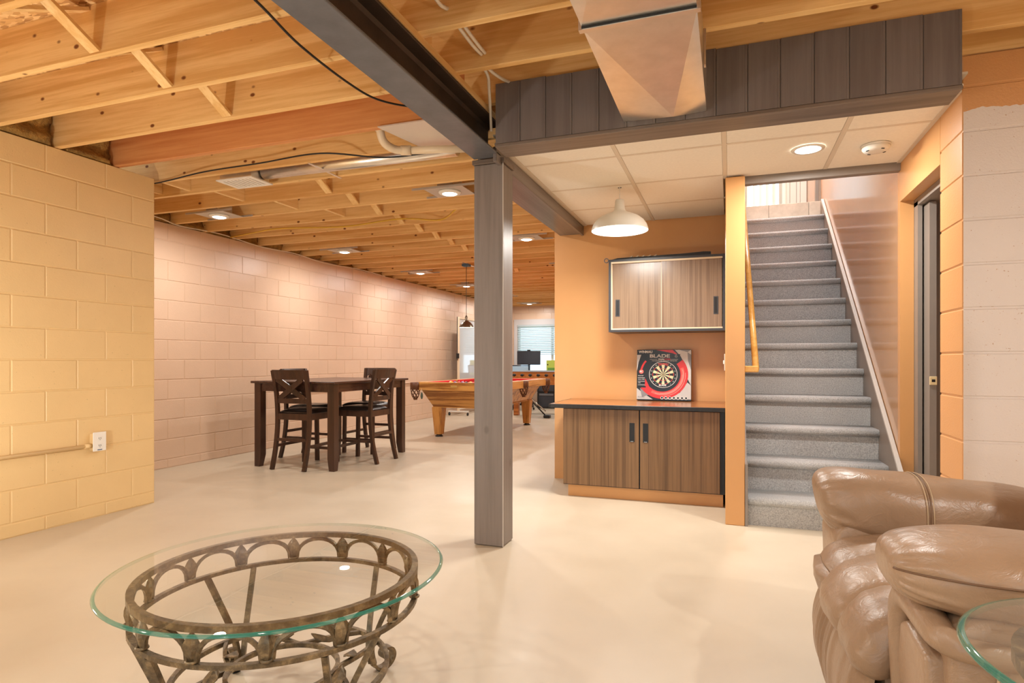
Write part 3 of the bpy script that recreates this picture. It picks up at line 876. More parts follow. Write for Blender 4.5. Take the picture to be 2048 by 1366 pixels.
# white dome pendant in the alcove
t = thing('dome_pendant', 'white metal dome pendant lamp hanging in the alcove', 'pendant lamp', (-0.74, 4.36, 2.03))
px, py, pz_ = -0.74, 4.36, 2.025
outer = [(0.200, 0.0), (0.199, 0.012), (0.190, 0.040), (0.170, 0.070), (0.135, 0.098), (0.090, 0.118), (0.058, 0.130), (0.044, 0.140), (0.036, 0.160), (0.033, 0.215), (0.028, 0.222), (0.004, 0.224)]
inner = [(r - 0.004, z - 0.002) for r, z in outer[:7]]
MB().lathe(outer, (px, py, pz_), 48, cap=False).build('shade', M_WHITEPAINT, t, smooth=True)
MB().lathe(inner[::-1] + [(0.198, 0.0)], (px, py, pz_), 48, cap=False).build('inner_reflector', emis('lit_reflector', (1, 0.92, 0.8, 1), 1.4), t, smooth=True)
MB().ball((px, py, pz_ + 0.055), (0.034, 0.034, 0.045)).build('bulb', emis('bulb_glass', (1, 0.9, 0.75, 1), 30.0), t)
MB().tube([(px, py, pz_ + 0.22), (px, py, ZT)], 0.0025, 6).build('cord', M_WHITE, t)
MB().box(px - 0.012, px - 0.004, py - 0.003, py + 0.003, ZT - 0.006, ZT - 0.0005).box(px + 0.004, px + 0.012, py - 0.003, py + 0.003, ZT - 0.006, ZT - 0.0005).build('ceiling_hook', M_STEEL, t)
area_lamp(t, (0, 0, 0.02), 0.34, CAN_W * 1.9)

# ================================================================== staircase
RISE, RUN, Y1, NST = 0.211, 0.264, 4.34, 13
def step_z(n): return max(0.0, RISE * n - 0.02)
xs0, xs1 = 0.1145, 0.985
t = thing('staircase', 'carpeted grey staircase rising between orange walls to the upper floor', 'stairs', (0.55, 4.36, 0))
ML = []
for n in range(1, NST + 1):
    yn = Y1 + RUN * (n - 1)
    z = step_z(n)
    r = 0.027
    prof = [(yn + RUN + 0.04, z)] + [(yn + r + r * math.cos(a), z - r + r * math.sin(a)) for a in [math.pi / 2 + k * math.pi / 8 for k in range(9)]] + [(yn + 0.032, z - 2 * r), (yn + RUN + 0.04, z - 2 * r)]
    MB().prism(prof, 'x', xs0, xs1, smooth=True).build('tread', M_CARPET, t)
    zr0 = step_z(n - 1)
    MB().box(xs0, xs1, yn + 0.034, yn + 0.05, zr0, z - 2 * r - 0.0005).build('riser', M_CARPET, t)
# skirt board with a pale top edge
sl = RISE / RUN
def sk(y): return 0.413 + 0.744 * (y - 4.327)
MB().prism([(4.33, 0), (4.33, sk(4.33)), (7.70, sk(7.70)), (7.70, 2.3)], 'x', 0.986, 0.9995).build('skirt_board', M_GREYTRIM, t)
MB().tube([(0.988, 4.325, sk(4.325)), (0.988, 7.70, sk(7.70))], 0.012, 8, flat=(0.026, 0.018)).build('skirt_cap', M_GREYLIGHT, t)
# tiled top riser, three tiles
zt0, zt1 = step_z(NST), step_z(NST + 1)
YL = Y1 + RUN * NST + 0.03
for a, b_ in ((xs0, 0.43), (0.434, 0.86), (0.864, xs1)):
    MB().bevbox(a, b_, YL, YL + 0.015, zt0 + 0.001, zt1, 0.002).build('riser_tile', M_STONE, t)
struct('floor_landing', MB().box(X_ST0 - 0.02, 3.0, YL + 0.0155, 9.6, zt0 - 0.1, zt1 + 0.002), M_STONE)
# handrail
M_RAIL = wood('varnished_rail', rgb(226, 176, 98), rgb(204, 148, 70), 'Y', 1.0, 0.28, spec=0.5)
t = thing('handrail', 'varnished wooden handrail on the left wall of the stairs', 'handrail', (0.16, 4.5, 1.04))
r0 = Vector((0.170, 4.53, 1.04)); r1 = Vector((0.118, 7.0, 1.04 + 2.47 * sl))
MB().tube([r0, r1], 0.022, 12).build('rail', M_RAIL, t)
MB().bevbox(0.097, 0.187, 4.505, 4.55, 1.018, 1.062, 0.005).build('wall_return', M_RAIL, t)
for q in (0.3, 0.75):
    p = r0.lerp(r1, q)
    MB().tube([p + Vector((0, 0, -0.02)), p + Vector((-0.02, 0, -0.05)), Vector((0.096, p.y, p.z - 0.05))], 0.006, 8).build('bracket', M_CHROME, t)

# upstairs beyond the landing: wall, window with vertical blinds, open panel door
struct('wall_upstairs', MB().box(0.0, 0.2, 9.42, 9.5, 2.8, 5.2).box(0.2, 3.0, 9.42, 9.5, 4.95, 5.2).box(0.74, 3.0, 9.42, 9.5, 2.8, 4.95), M_CREAM_WALL)
struct('ceiling_upstairs', MB().box(-0.1, 3.0, 4.5, 9.6, 5.2, 5.25), M_CREAM_WALL)
struct('trim_3', MB().box(1.0, 1.1, 7.95, 8.35, zt1, 5.0).box(0.97, 1.0, 8.1, 8.2, zt1, 5.0), plain('upstairs_grey_casing', rgb(132, 122, 114), 0.45))
w = struct('window_3', MB().box(0.2, 0.24, 9.42, 9.46, zt1, 4.95).box(0.70, 0.74, 9.42, 9.46, zt1, 4.95).box(0.24, 0.70, 9.42, 9.46, 4.9, 4.95), M_WHITEPAINT)
MB().box(0.24, 0.70, 9.45, 9.454, zt1, 4.9).build('pane', M_PANE, w)
M_VANE = plain('vertical_blind_vane', rgb(238, 236, 226), 0.6)
_vb = M_VANE.node_tree.nodes['Principled BSDF']; _vb.inputs['Transmission Weight'].default_value = 0.0
for k in range(6):
    MB().box(-0.043, 0.043, -0.001, 0.001, 0, 1.9).xform(Matrix.Translation((0.25 + k * 0.085, 9.38, zt1 + 0.02)) @ Matrix.Rotation(1.0, 4, 'Z')).build('blind_vane', M_VANE, w)
M_DOORGREY = plain('pale_grey_door', rgb(206, 202, 196), 0.4)
d = struct('door_2', MB().box(0.745, 1.06, 9.30, 9.335, zt1 + 0.01, 4.9), M_DOORGREY)
for x0, x1 in ((0.79, 0.87), (0.92, 1.0)):
    for z0, z1 in ((3.28, 3.9), (4.0, 4.6)):
        MB().bevbox(x0, x1, 9.292, 9.302, z0, z1, 0.004).build('door_panel', M_DOORGREY, d)
        MB().box(x0 - 0.005, x1 + 0.005, 9.2985, 9.2995, z0 - 0.006, z1 + 0.006).build('panel_shade_strip', plain('panel_shadow_line', rgb(120, 114, 108), 0.6) if 'panel_shadow_line' not in MATS else MATS['panel_shadow_line'], d)  # dark strip around each panel paints the shade at its edge
t = thing('upstairs_light', 'ceiling light of the upper landing above the stairs', 'ceiling light', (0.55, 7.35, 5.1))
MB().lathe([(0.001, 0.0), (0.12, 0.01), (0.16, 0.05), (0.16, 0.08), (0.0005, 0.08)], (0.55, 7.35, 5.11), 24, cap=False).build('diffuser', emis('landing_diffuser', (1, 0.97, 0.92, 1), 6.0), t)
area_lamp(t, (0, 0, -0.01), 0.3, 105.0, (1.0, 0.98, 0.96))

# doorway in the right wall: frame, pocket door with latch
d = struct('door_1', MB().box(1.115, 1.15, 4.235, 4.75, 0.01, 2.04), M_GREYTRIM)
MB().bevbox(1.1135, 1.1515, 4.228, 4.2345, 0.955, 1.005, 0.002).build('latch_plate', plain('ivory_latch', rgb(226, 204, 158), 0.35), d)
MB().box(1.124, 1.142, 4.2275, 4.2285, 0.972, 0.988).build('latch_slot', M_BLACK, d)
struct('trim_4', MB().box(1.081, 1.105, 4.34, 4.417, 0, 2.075).box(1.16, 1.20, 4.34, 4.417, 0, 2.075).box(1.081, 1.20, 3.647, 4.417, 2.05, 2.094)
       .box(1.081, 1.20, 3.647, 3.662, 0, 2.05), M_GREYTRIM)

# ================================================================== alcove furniture
M_LAM = wood('walnut_laminate', rgb(134, 102, 70), rgb(98, 72, 48), 'Z', 1.2, 0.38, spec=0.45, contrast=(0.3, 0.72), grain=34)
M_LAM_LT = wood('pale_walnut_laminate', rgb(140, 115, 92), rgb(110, 87, 68), 'Z', 1.2, 0.25, spec=0.5, contrast=(0.3, 0.72), grain=34)
M_TOPLAM = wood('worktop_laminate', rgb(176, 118, 72), rgb(136, 84, 46), 'X', 1.0, 0.2, spec=0.6)
M_EDGE = plain('worn_black_edge', rgb(30, 28, 28), 0.4, var=0.5, vscale=30)
M_CREAMTRACK = plain('cream_track', rgb(222, 204, 176), 0.4)
M_BLUEBLACK = plain('dark_frame', rgb(58, 58, 62), 0.35)

def pull(parent, x0, x1, yf, z0, z1):
    """recessed finger pull standing 2 mm proud of the door face at y = yf"""
    h = MB()
    w = 0.007
    h.box(x0, x1, yf - 0.003, yf - 0.0002, z0, z0 + w).box(x0, x1, yf - 0.003, yf - 0.0002, z1 - w, z1).box(x0, x0 + w, yf - 0.003, yf - 0.0002, z0 + w, z1 - w).box(x1 - w, x1, yf - 0.003, yf - 0.0002, z0 + w, z1 - w)
    o = h.build('handle', M_BLUEBLACK, parent)
    MB().box(x0 + w, x1 - w, yf - 0.0012, yf - 0.0002, z0 + w, z1 - w).build('handle_recess', M_BLACK, o.parent)

t = thing('base_cabinet', 'low walnut laminate cabinet with two doors under the worktop', 'cabinet', (-0.66, 4.85, 0))
cx0, cx1 = -1.272, -0.035
MB().box(cx0 + 0.03, cx1 - 0.012, 4.845, 5.46, 0, 0.095).build('plinth', M_ORANGE, t)
MB().box(cx0, cx1, 4.81, 5.48, 0.097, 0.715).build('body', M_BLACK, t)
for x0, x1, hx in ((cx0 + 0.003, -0.665, -0.737), (-0.655, cx1 - 0.035, -0.633)):
    dd = MB().bevbox(x0, x1, 4.789, 4.808, 0.105, 0.712, 0.0015).build('door', M_LAM, t)
    h = MB(); w_ = 0.007
    z0, z1, x0h, x1h, yf = 0.465, 0.612, hx, hx + 0.040, 4.789
    h.box(x0h, x1h, yf - 0.003, yf - 0.0002, z0, z0 + w_).box(x0h, x1h, yf - 0.003, yf - 0.0002, z1 - w_, z1).box(x0h, x0h + w_, yf - 0.003, yf - 0.0002, z0 + w_, z1 - w_).box(x1h - w_, x1h, yf - 0.003, yf - 0.0002, z0 + w_, z1 - w_)
    h.box(x0h + w_, x1h - w_, yf - 0.0012, yf - 0.0002, z0 + w_, z1 - w_)
    h.build('handle', M_BLACK, dd)
    MB().box(x0h + 0.009, x1h - 0.009, yf - 0.0035, yf - 0.003, z0 + 0.001, z0 + 0.006).build('handle_screw', M_CHROME, dd)
t = thing('worktop', 'worn brown laminate worktop with a chipped black front edge', 'worktop', (-0.7, 5.1, 0.716))
MB().box(-1.372, -0.031, 4.768, Y_ALC - 0.001, 0.7165, 0.749).build('slab', M_TOPLAM, t)
MB().bevbox(-1.372, -0.031, 4.755, 4.7675, 0.7165, 0.749, 0.003).build('front_edge', M_EDGE, t)
MB().bevbox(-1.384, -1.3725, 4.755, Y_ALC - 0.001, 0.7165, 0.749, 0.003).build('end_edge', M_EDGE, t)

# wall cabinet with two sliding doors
t = thing('wall_cabinet', 'wall-hung cabinet with two pale walnut sliding doors in a dark frame', 'cabinet', (-0.5, 5.3, 1.34))
ux0, ux1, uy, uz0, uz1 = -0.962, -0.034, 5.12, 1.338, 1.948
MB().box(ux0 + 0.02, ux1 - 0.02, uy + 0.045, Y_ALC - 0.001, uz0 + 0.012, uz1 - 0.012).build('body', M_CREAMTRACK, t)
MB().box(ux0, ux1, uy, Y_ALC - 0.001, uz1 - 0.019, uz1).build('top_board', M_BLUEBLACK, t)
MB().box(ux0, ux1, uy, Y_ALC - 0.001, uz0, uz0 + 0.019).build('bottom_board', M_BLUEBLACK, t)
MB().box(ux0, ux0 + 0.019, uy, Y_ALC - 0.001, uz0 + 0.0195, uz1 - 0.0195).build('side_board', M_BLUEBLACK, t)
MB().box(ux1 - 0.019, ux1, uy, Y_ALC - 0.001, uz0 + 0.0195, uz1 - 0.0195).build('side_board', M_BLUEBLACK, t)
MB().box(ux0 + 0.0195, ux1 - 0.0195, uy + 0.003, uy + 0.044, uz1 - 0.034, uz1 - 0.0195).build('top_track', M_CREAMTRACK, t)
MB().box(ux0 + 0.0195, ux1 - 0.0195, uy + 0.003, uy + 0.044, uz0 + 0.0195, uz0 + 0.030).build('bottom_track', M_CREAMTRACK, t)
MB().box(ux0 + 0.0195, ux0 + 0.026, uy + 0.003, uy + 0.044, uz0 + 0.030, uz1 - 0.034).build('edge_strip', M_CREAMTRACK, t)
for x0, x1, yf, hx in ((ux0 + 0.026, -0.52, uy + 0.024, -0.908), (-0.53, ux1 - 0.024, uy + 0.006, -0.122)):
    dd = MB().bevbox(x0, x1, yf, yf + 0.014, uz0 + 0.031, uz1 - 0.035, 0.001).build('sliding_door', M_LAM_LT, t)
    MB().box(x0 - 0.0004, x0 + 0.003, yf - 0.0006, yf - 0.0001, uz0 + 0.033, uz1 - 0.037).build('edge_band', M_CREAMTRACK, dd)
    h = MB(); w_ = 0.007
    z0, z1, x0h, x1h = 1.470, 1.612, hx, hx + 0.036
    h.box(x0h, x1h, yf - 0.003, yf - 0.0002, z0, z0 + w_).box(x0h, x1h, yf - 0.003, yf - 0.0002, z1 - w_, z1).box(x0h, x0h + w_, yf - 0.003, yf - 0.0002, z0 + w_, z1 - w_).box(x1h - w_, x1h, yf - 0.003, yf - 0.0002, z0 + w_, z1 - w_)
    hb = h.build('handle', M_BLUEBLACK, dd)
    MB().box(x0h + w_, x1h - w_, yf - 0.0014, yf - 0.0002, z0 + w_, z1 - w_).build('handle_recess', M_BLACK, dd)
# dark cue rack lying on top of the wall cabinet
t = thing('cue_rack', 'dark wooden cue rack lying on top of the wall cabinet', 'rack', (-0.55, 5.22, 1.949))
MB().prism([(-0.97, 1.949), (-0.145, 1.949), (-0.145, 1.985), (-0.20, 1.988), (-0.36, 1.980), (-0.90, 1.972), (-0.97, 1.956)], 'y', 5.20, 5.29).build('rail', M_EDGE, t)
for k in range(5):
    x = -0.80 + k * 0.05
    MB().prism([(x, 1.9735), (x + 0.02, 1.9740), (x + 0.027, 1.984), (x + 0.018, 1.984)], 'y', 5.199, 5.22).build('clip', M_CREAMTRACK, t)
MB().tube(arc(-1.0, 1.958, 0.018, 0, 2 * math.pi, 15)[:-1] and [(p[0], 5.22, p[1]) for p in arc(-1.0, 1.958, 0.018, 0, 2 * math.pi, 15)], 0.004, 6).build('hanging_ring', M_STEEL, t)

# ------------------------------------------------------------------ boxed dartboard
def text_mesh(body, size, mat, name, align='LEFT', extrude=0.0002, sx=1.0, shear=0.0, bold=0.0):
    cu = bpy.data.curves.new(name, 'FONT')
    cu.body = body; cu.size = size; cu.align_x = align; cu.extrude = extrude; cu.shear = shear; cu.offset = bold
    tmp = bpy.data.objects.new(name, cu); COL.objects.link(tmp)
    dg = bpy.context.evaluated_depsgraph_get()
    me = bpy.data.meshes.new_from_object(tmp.evaluated_get(dg))
    bpy.data.objects.remove(tmp); bpy.data.curves.remove(cu)
    me.materials.clear(); me.materials.append(mat)
    for v in me.vertices: v.co.x *= sx
    o = bpy.data.objects.new(name, me); COL.objects.link(o)
    return o
P_BLACK = plain('print_black', rgb(24, 22, 24), 0.25)
P_SILVER = plain('print_silver', rgb(196, 192, 190), 0.25, var=0.12, vscale=4)
P_GREY = plain('print_grey', rgb(132, 128, 130), 0.25)
P_RED = plain('print_red', rgb(206, 42, 40), 0.25)
P_RED2 = plain('print_bright_red', rgb(232, 96, 84), 0.25)
P_PINK = plain('print_pale_streak', rgb(246, 196, 184), 0.25)
P_CREAM = plain('print_cream', rgb(222, 206, 164), 0.25)
P_WHITE = plain('print_white', rgb(238, 232, 226), 0.25)
P_GREEN = plain('print_green', rgb(120, 150, 110), 0.25)
BW, BH, BD = 0.458, 0.440, 0.062
lean = math.radians(4)
t = thing('dartboard_box', 'square black, silver and red printed box showing a dartboard, leaning on the worktop', 'box', (-0.766, 5.385, 0.7540), math.radians(0), world=False)
t.rotation_euler = (-lean, 0, 0)
MB().bevbox(0, BW, 0, BD, 0, BH, 0.0015).build('carton', P_BLACK, t)
def flat(name, polys, mat, layer):
    """polygons in the plane of the carton front, layer = how far proud"""
    m = MB(); y = -0.0002 - 0.00022 * layer
    for poly in polys:
        n = len(poly)
        m.add([(x * BW, y, z * BH) for x, z in poly] + [(x * BW, y + 0.0002, z * BH) for x, z in poly],
              [tuple(range(n)), tuple(range(2 * n - 1, n - 1, -1))] + [(i, n + i, n + (i + 1) % n, (i + 1) % n) for i in range(n)])
    return m.build(name, mat, t)
def ringpoly(cx, cz, r0, r1, a0, a1, n=24):
    return [[(cx + r0 * math.cos(a), cz + r0 * math.sin(a)), (cx + r1 * math.cos(a), cz + r1 * math.sin(a)),
             (cx + r1 * math.cos(b), cz + r1 * math.sin(b)), (cx + r0 * math.cos(b), cz + r0 * math.sin(b))]
            for a, b in ((a0 + (a1 - a0) * i / n, a0 + (a1 - a0) * (i + 1) / n) for i in range(n))]
def disc(cx, cz, r, n=36):
    return [[(cx + r * math.cos(2 * math.pi * i / n), cz + r * math.sin(2 * math.pi * i / n)) for i in range(n)]]
dcx, dcz = 0.49, 0.51
flat('printed_corners', [[(0, 0.24), (0, 0.02), (0.30, 0.02), (0.12, 0.14)], [(0.0, 0.90), (0.0, 0.57), (0.03, 0.75), (0.08, 0.90)],
      [(0.70, 0.995), (0.995, 0.995), (0.995, 0.30), (0.90, 0.50), (0.88, 0.72), (0.80, 0.88)], [(0.995, 0.30), (0.995, 0.03), (0.55, 0.03), (0.80, 0.16), (0.93, 0.36)]], P_SILVER, 1)
flat('printed_facets', [[(0.78, 0.995), (0.93, 0.95), (0.995, 0.995)], [(0.93, 0.95), (0.995, 0.90), (0.995, 0.60), (0.94, 0.78)], [(0.06, 0.24), (0.25, 0.12), (0.10, 0.06)]], P_GREY, 2)
flat('printed_red_swirl', ringpoly(dcx - 0.02, dcz, 0.335, 0.475, math.radians(-150), math.radians(38), 30) + [[(0.36, 0.995), (0.66, 0.995), (0.80, 0.86), (0.66, 0.93)]]
     + ringpoly(dcx, dcz, 0.40, 0.435, math.radians(140), math.radians(200), 10), P_RED, 3)
flat('printed_bright_swirl', ringpoly(dcx - 0.02, dcz, 0.355, 0.41, math.radians(-120), math.radians(20), 26), P_RED2, 4)
flat('printed_streaks', ringpoly(dcx - 0.02, dcz, 0.385, 0.390, math.radians(-110), math.radians(15), 26) + ringpoly(dcx - 0.02, dcz, 0.425, 0.430, math.radians(-85), math.radians(5), 20)
     + ringpoly(dcx - 0.02, dcz, 0.365, 0.369, math.radians(-95), math.radians(0), 20), P_PINK, 5)
flat('printed_board_edge', disc(dcx, dcz, 0.262), P_BLACK, 6)
flat('printed_board_ring', ringpoly(dcx, dcz, 0.253, 0.260, 0, 2 * math.pi, 40), P_WHITE, 7)
seg = math.pi / 10
cream, black_ = [], []
for k in range(20):
    a0, a1 = k * seg - seg / 2, k * seg + seg / 2
    (cream if k % 2 else black_).extend(ringpoly(dcx, dcz, 0.022, 0.112, a0, a1, 3) + ringpoly(dcx, dcz, 0.122, 0.188, a0, a1, 3))
flat('printed_cream_segments', cream, P_CREAM, 7)
flat('printed_black_segments', black_, P_BLACK, 7)
for nm, r0, r1 in (('printed_treble_ring', 0.112, 0.122), ('printed_double_ring', 0.188, 0.198)):
    flat(nm, sum([ringpoly(dcx, dcz, r0, r1, k * seg - seg / 2, k * seg + seg / 2, 2) for k in range(0, 20, 2)], []), P_RED, 7)
    flat(nm, sum([ringpoly(dcx, dcz, r0, r1, k * seg - seg / 2, k * seg + seg / 2, 2) for k in range(1, 20, 2)], []), P_GREEN, 7)
flat('printed_bull', disc(dcx, dcz, 0.020, 16), P_GREEN, 7)
flat('printed_inner_bull', disc(dcx, dcz, 0.009, 12), P_RED, 8)
flat('printed_feature_dots', sum([disc(0.47 + k * 0.073, 0.052, 0.028, 16) for k in range(7)], []), P_WHITE, 6)
flat('printed_feature_icons', sum([disc(0.47 + k * 0.073, 0.055, 0.020, 14) for k in range(7)], []), P_BLACK, 7)
flat('printed_badge', disc(0.085, 0.565, 0.042, 18), P_RED2, 6)
flat('printed_side_panel', [[(0.005, 0.53), (0.005, 0.25), (0.17, 0.25), (0.17, 0.30), (0.22, 0.31), (0.18, 0.53)]], P_BLACK, 5)
flat('printed_red_chip', [[(0.16, 0.43), (0.23, 0.28), (0.15, 0.28)]], P_RED, 6)
flat('printed_side_lines', [[(0.02, z), (0.15, z), (0.15, z + 0.006), (0.02, z + 0.006)] for z in (0.44, 0.37, 0.30)], P_WHITE, 6)
flat('printed_caption_lines', [[(0.24, 0.806), (0.38, 0.806), (0.38, 0.810), (0.24, 0.810)], [(0.62, 0.806), (0.76, 0.806), (0.76, 0.810), (0.62, 0.810)]], P_WHITE, 7)
flat('printed_title_plate', [[(0.07, 0.985), (0.27, 0.985), (0.27, 0.925), (0.05, 0.925)], [(0.22, 0.91), (0.80, 0.91), (0.78, 0.76), (0.24, 0.76)]], P_BLACK, 6)
def print_text(body, x, z, size, mat, align='LEFT', sx=1.0, bold=0.0):
    o = text_mesh(body, size, mat, 'printed_text', align, 0.0001, sx, 0, bold)
    o.parent = t
    o.rotation_euler = (math.pi / 2, 0, 0)
    o.location = (x * BW, -0.0022, z * BH)
print_text('WINMAU', 0.035, 0.935, 0.030, P_WHITE, sx=0.92, bold=0.0006)
print_text('BLADE', 0.235, 0.845, 0.040, P_SILVER, sx=1.45, bold=0.0012)
print_text('6', 0.70, 0.845, 0.040, P_GREY, sx=1.2, bold=0.001)
print_text('DUAL', 0.40, 0.797, 0.018, P_WHITE, sx=1.1, bold=0.0004)
print_text('CORE', 0.51, 0.797, 0.018, P_RED, sx=1.1, bold=0.0004)
print_text("THE WORLD'S MOST ADVANCED DARTBOARD", 0.51, 0.772, 0.0095, P_WHITE, 'CENTER', 1.05)
print_text('WINMAU', dcx, 0.703, 0.020, P_RED2, 'CENTER', 1.05, 0.0005)
print_text('BLADE', dcx - 0.01, 0.285, 0.020, P_WHITE, 'CENTER', 1.05, 0.0005)
print_text('RC', 0.057, 0.553, 0.020, P_WHITE, sx=0.9, bold=0.0004)
for z, wds in ((0.475, 'RODS REF'), (0.405, 'DUAL CORE'), (0.335, 'SISAL')):
    print_text(wds, 0.025, z, 0.010, P_WHITE)
print_text('BLADE', 0.02, 0.055, 0.014, P_GREY, sx=1.4)
NUM = [20, 1, 18, 4, 13, 6, 10, 15, 2, 17, 3, 19, 7, 16, 8, 11, 14, 9, 12, 5]
for k, q in enumerate(NUM):
    if k in (0, 10, 1, 19, 9, 11): continue
    a = math.pi / 2 - k * seg
    print_text(str(q), dcx + 0.226 * math.cos(a), dcz + 0.226 * math.sin(a) - 0.011, 0.013, P_WHITE, 'CENTER')
# pale carton sides
MB().box(BW + 0.0001, BW + 0.0008, 0.004, BD - 0.004, 0.01, BH - 0.01).build('carton_side_print', P_SILVER, t)
MB().box(0.004, BW - 0.004, 0.004, BD - 0.004, BH + 0.0001, BH + 0.0008).build('carton_top_print', P_BLACK, t)

# light switch on the alcove side of the stair post
t = thing('light_switch', 'white light switch on the alcove side of the orange stair post', 'switch', (-0.028, 4.43, 1.03))
MB().bevbox(-0.035, -0.0285, 4.395, 4.465, 1.03, 1.145, 0.002).build('cover_plate', M_WHITE, t)
MB().bevbox(-0.043, -0.0352, 4.424, 4.436, 1.075, 1.10, 0.002).build('toggle', M_WHITE, t)
# outlet + conduit on the tan wall
t = thing('wall_outlet', 'white duplex outlet in a surface box on the tan block wall', 'outlet', (X_NEAR, 3.05, 0.48))
MB().box(X_NEAR + 0.001, X_NEAR + 0.040, 3.005, 3.085, 0.475, 0.590).build('box', M_BLK_TAN, t)
MB().bevbox(X_NEAR + 0.0405, X_NEAR + 0.046, 2.998, 3.092, 0.468, 0.600, 0.002).build('cover_plate', M_WHITE, t)
for z in (0.505, 0.555):
    MB().bevbox(X_NEAR + 0.0462, X_NEAR + 0.0475, 3.028, 3.062, z - 0.014, z + 0.014, 0.0005).build('socket', M_WHITE, t)
    MB().box(X_NEAR + 0.0476, X_NEAR + 0.048, 3.037, 3.040, z - 0.004, z + 0.008).box(X_NEAR + 0.0476, X_NEAR + 0.048, 3.050, 3.053, z - 0.004, z + 0.008).box(X_NEAR + 0.0476, X_NEAR + 0.048, 3.0435, 3.0475, z - 0.011, z - 0.007).build('socket_slots', M_BLACK, t)
MB().box(X_NEAR + 0.0462, X_NEAR + 0.0468, 3.028, 3.062, 0.474, 0.480).build('rating_mark', plain('blue_print', rgb(70, 90, 120), 0.5), t)
t = thing('conduit', 'tan painted pipe conduit running along the block wall to the outlet', 'conduit', (X_NEAR + 0.02, 2.4, 0.5))
MB().tube([(X_NEAR + 0.018, 1.2, 0.502), (X_NEAR + 0.018, 2.98, 0.508)], 0.0125, 12).build('pipe', M_BLK_TAN, t)
MB().tube([(X_NEAR + 0.018, 2.955, 0.508), (X_NEAR + 0.018, 3.004, 0.508)], 0.0165, 12).build('connector', M_BLK_TAN, t)
# pipe along the far salmon wall
t = thing('wall_conduit', 'thin salmon painted conduit along the far block wall', 'conduit', (X_FAR + 0.02, 9.5, 0.70))
MB().tube([(X_FAR + 0.018, 6.9, 0.70), (X_FAR + 0.018, 11.2, 0.70)], 0.0125, 10).build('pipe', M_BLK_SAL, t)
for y in (7.4, 9.0, 10.6):
    MB().box(X_FAR + 0.001, X_FAR + 0.032, y, y + 0.02, 0.684, 0.716).build('clamp', M_BLK_SAL, t)

# ================================================================== pub table and four X-back chairs
M_ESP = wood('espresso_wood', rgb(70, 44, 32), rgb(46, 28, 20), 'Z', 1.0, 0.30, spec=0.55, contrast=(0.3, 0.7), bmp=0.02)
M_ESP_X = wood('espresso_top', rgb(76, 48, 36), rgb(52, 31, 23), 'Y', 1.0, 0.26, spec=0.55, contrast=(0.3, 0.7), bmp=0.02)
M_SEAT = plain('black_leatherette', rgb(36, 27, 24), 0.28, spec=0.6, bmp=0.1, bscale=30)
t = thing('pub_table', 'counter-height dark espresso wooden table among four chairs', 'table', (-4.165, 5.745, 0))
TX0, TX1, TY0, TY1, TZ = -4.655, -3.675, 5.075, 6.475, 0.888
MB().bevbox(TX0 - 0.03, TX1 + 0.03, TY0 - 0.03, TY1 + 0.03, TZ - 0.024, TZ, 0.006).build('tabletop', M_ESP_X, t)
for sx in (0, 1):
    for sy in (0, 1):
        x, y = (TX0, TX1)[sx], (TY0, TY1)[sy]
        ix, iy = (1, -1)[sx], (1, -1)[sy]
        w0, w1 = 0.078, 0.060
        v = [(x, y, TZ - 0.0245), (x + ix * w0, y, TZ - 0.0245), (x + ix * w0, y + iy * w0, TZ - 0.0245), (x, y + iy * w0, TZ - 0.0245),
             (x, y, 0.12), (x + ix * w0, y, 0.12), (x + ix * w0, y + iy * w0, 0.12), (x, y + iy * w0, 0.12),
             (x, y, 0), (x + ix * w1, y, 0), (x + ix * w1, y + iy * w1, 0), (x, y + iy * w1, 0)]
        f = [(0, 1, 2, 3), (8, 11, 10, 9)] + [(r * 4 + i, r * 4 + (i + 1) % 4, r * 4 + 4 + (i + 1) % 4, r * 4 + 4 + i) for r in (0, 1) for i in range(4)]
        MB().add(v, f).build('leg', M_ESP, t)
for a in (TY0 + 0.012, TY1 - 0.032):
    MB().box(TX0 + 0.0785, TX1 - 0.0785, a, a + 0.02, TZ - 0.105, TZ - 0.0245).build('apron', M_ESP_X, t)
for a in (TX0 + 0.012, TX1 - 0.032):
    MB().box(a, a + 0.02, TY0 + 0.0785, TY1 - 0.0785, TZ - 0.105, TZ - 0.0245).build('apron', M_ESP_X, t)

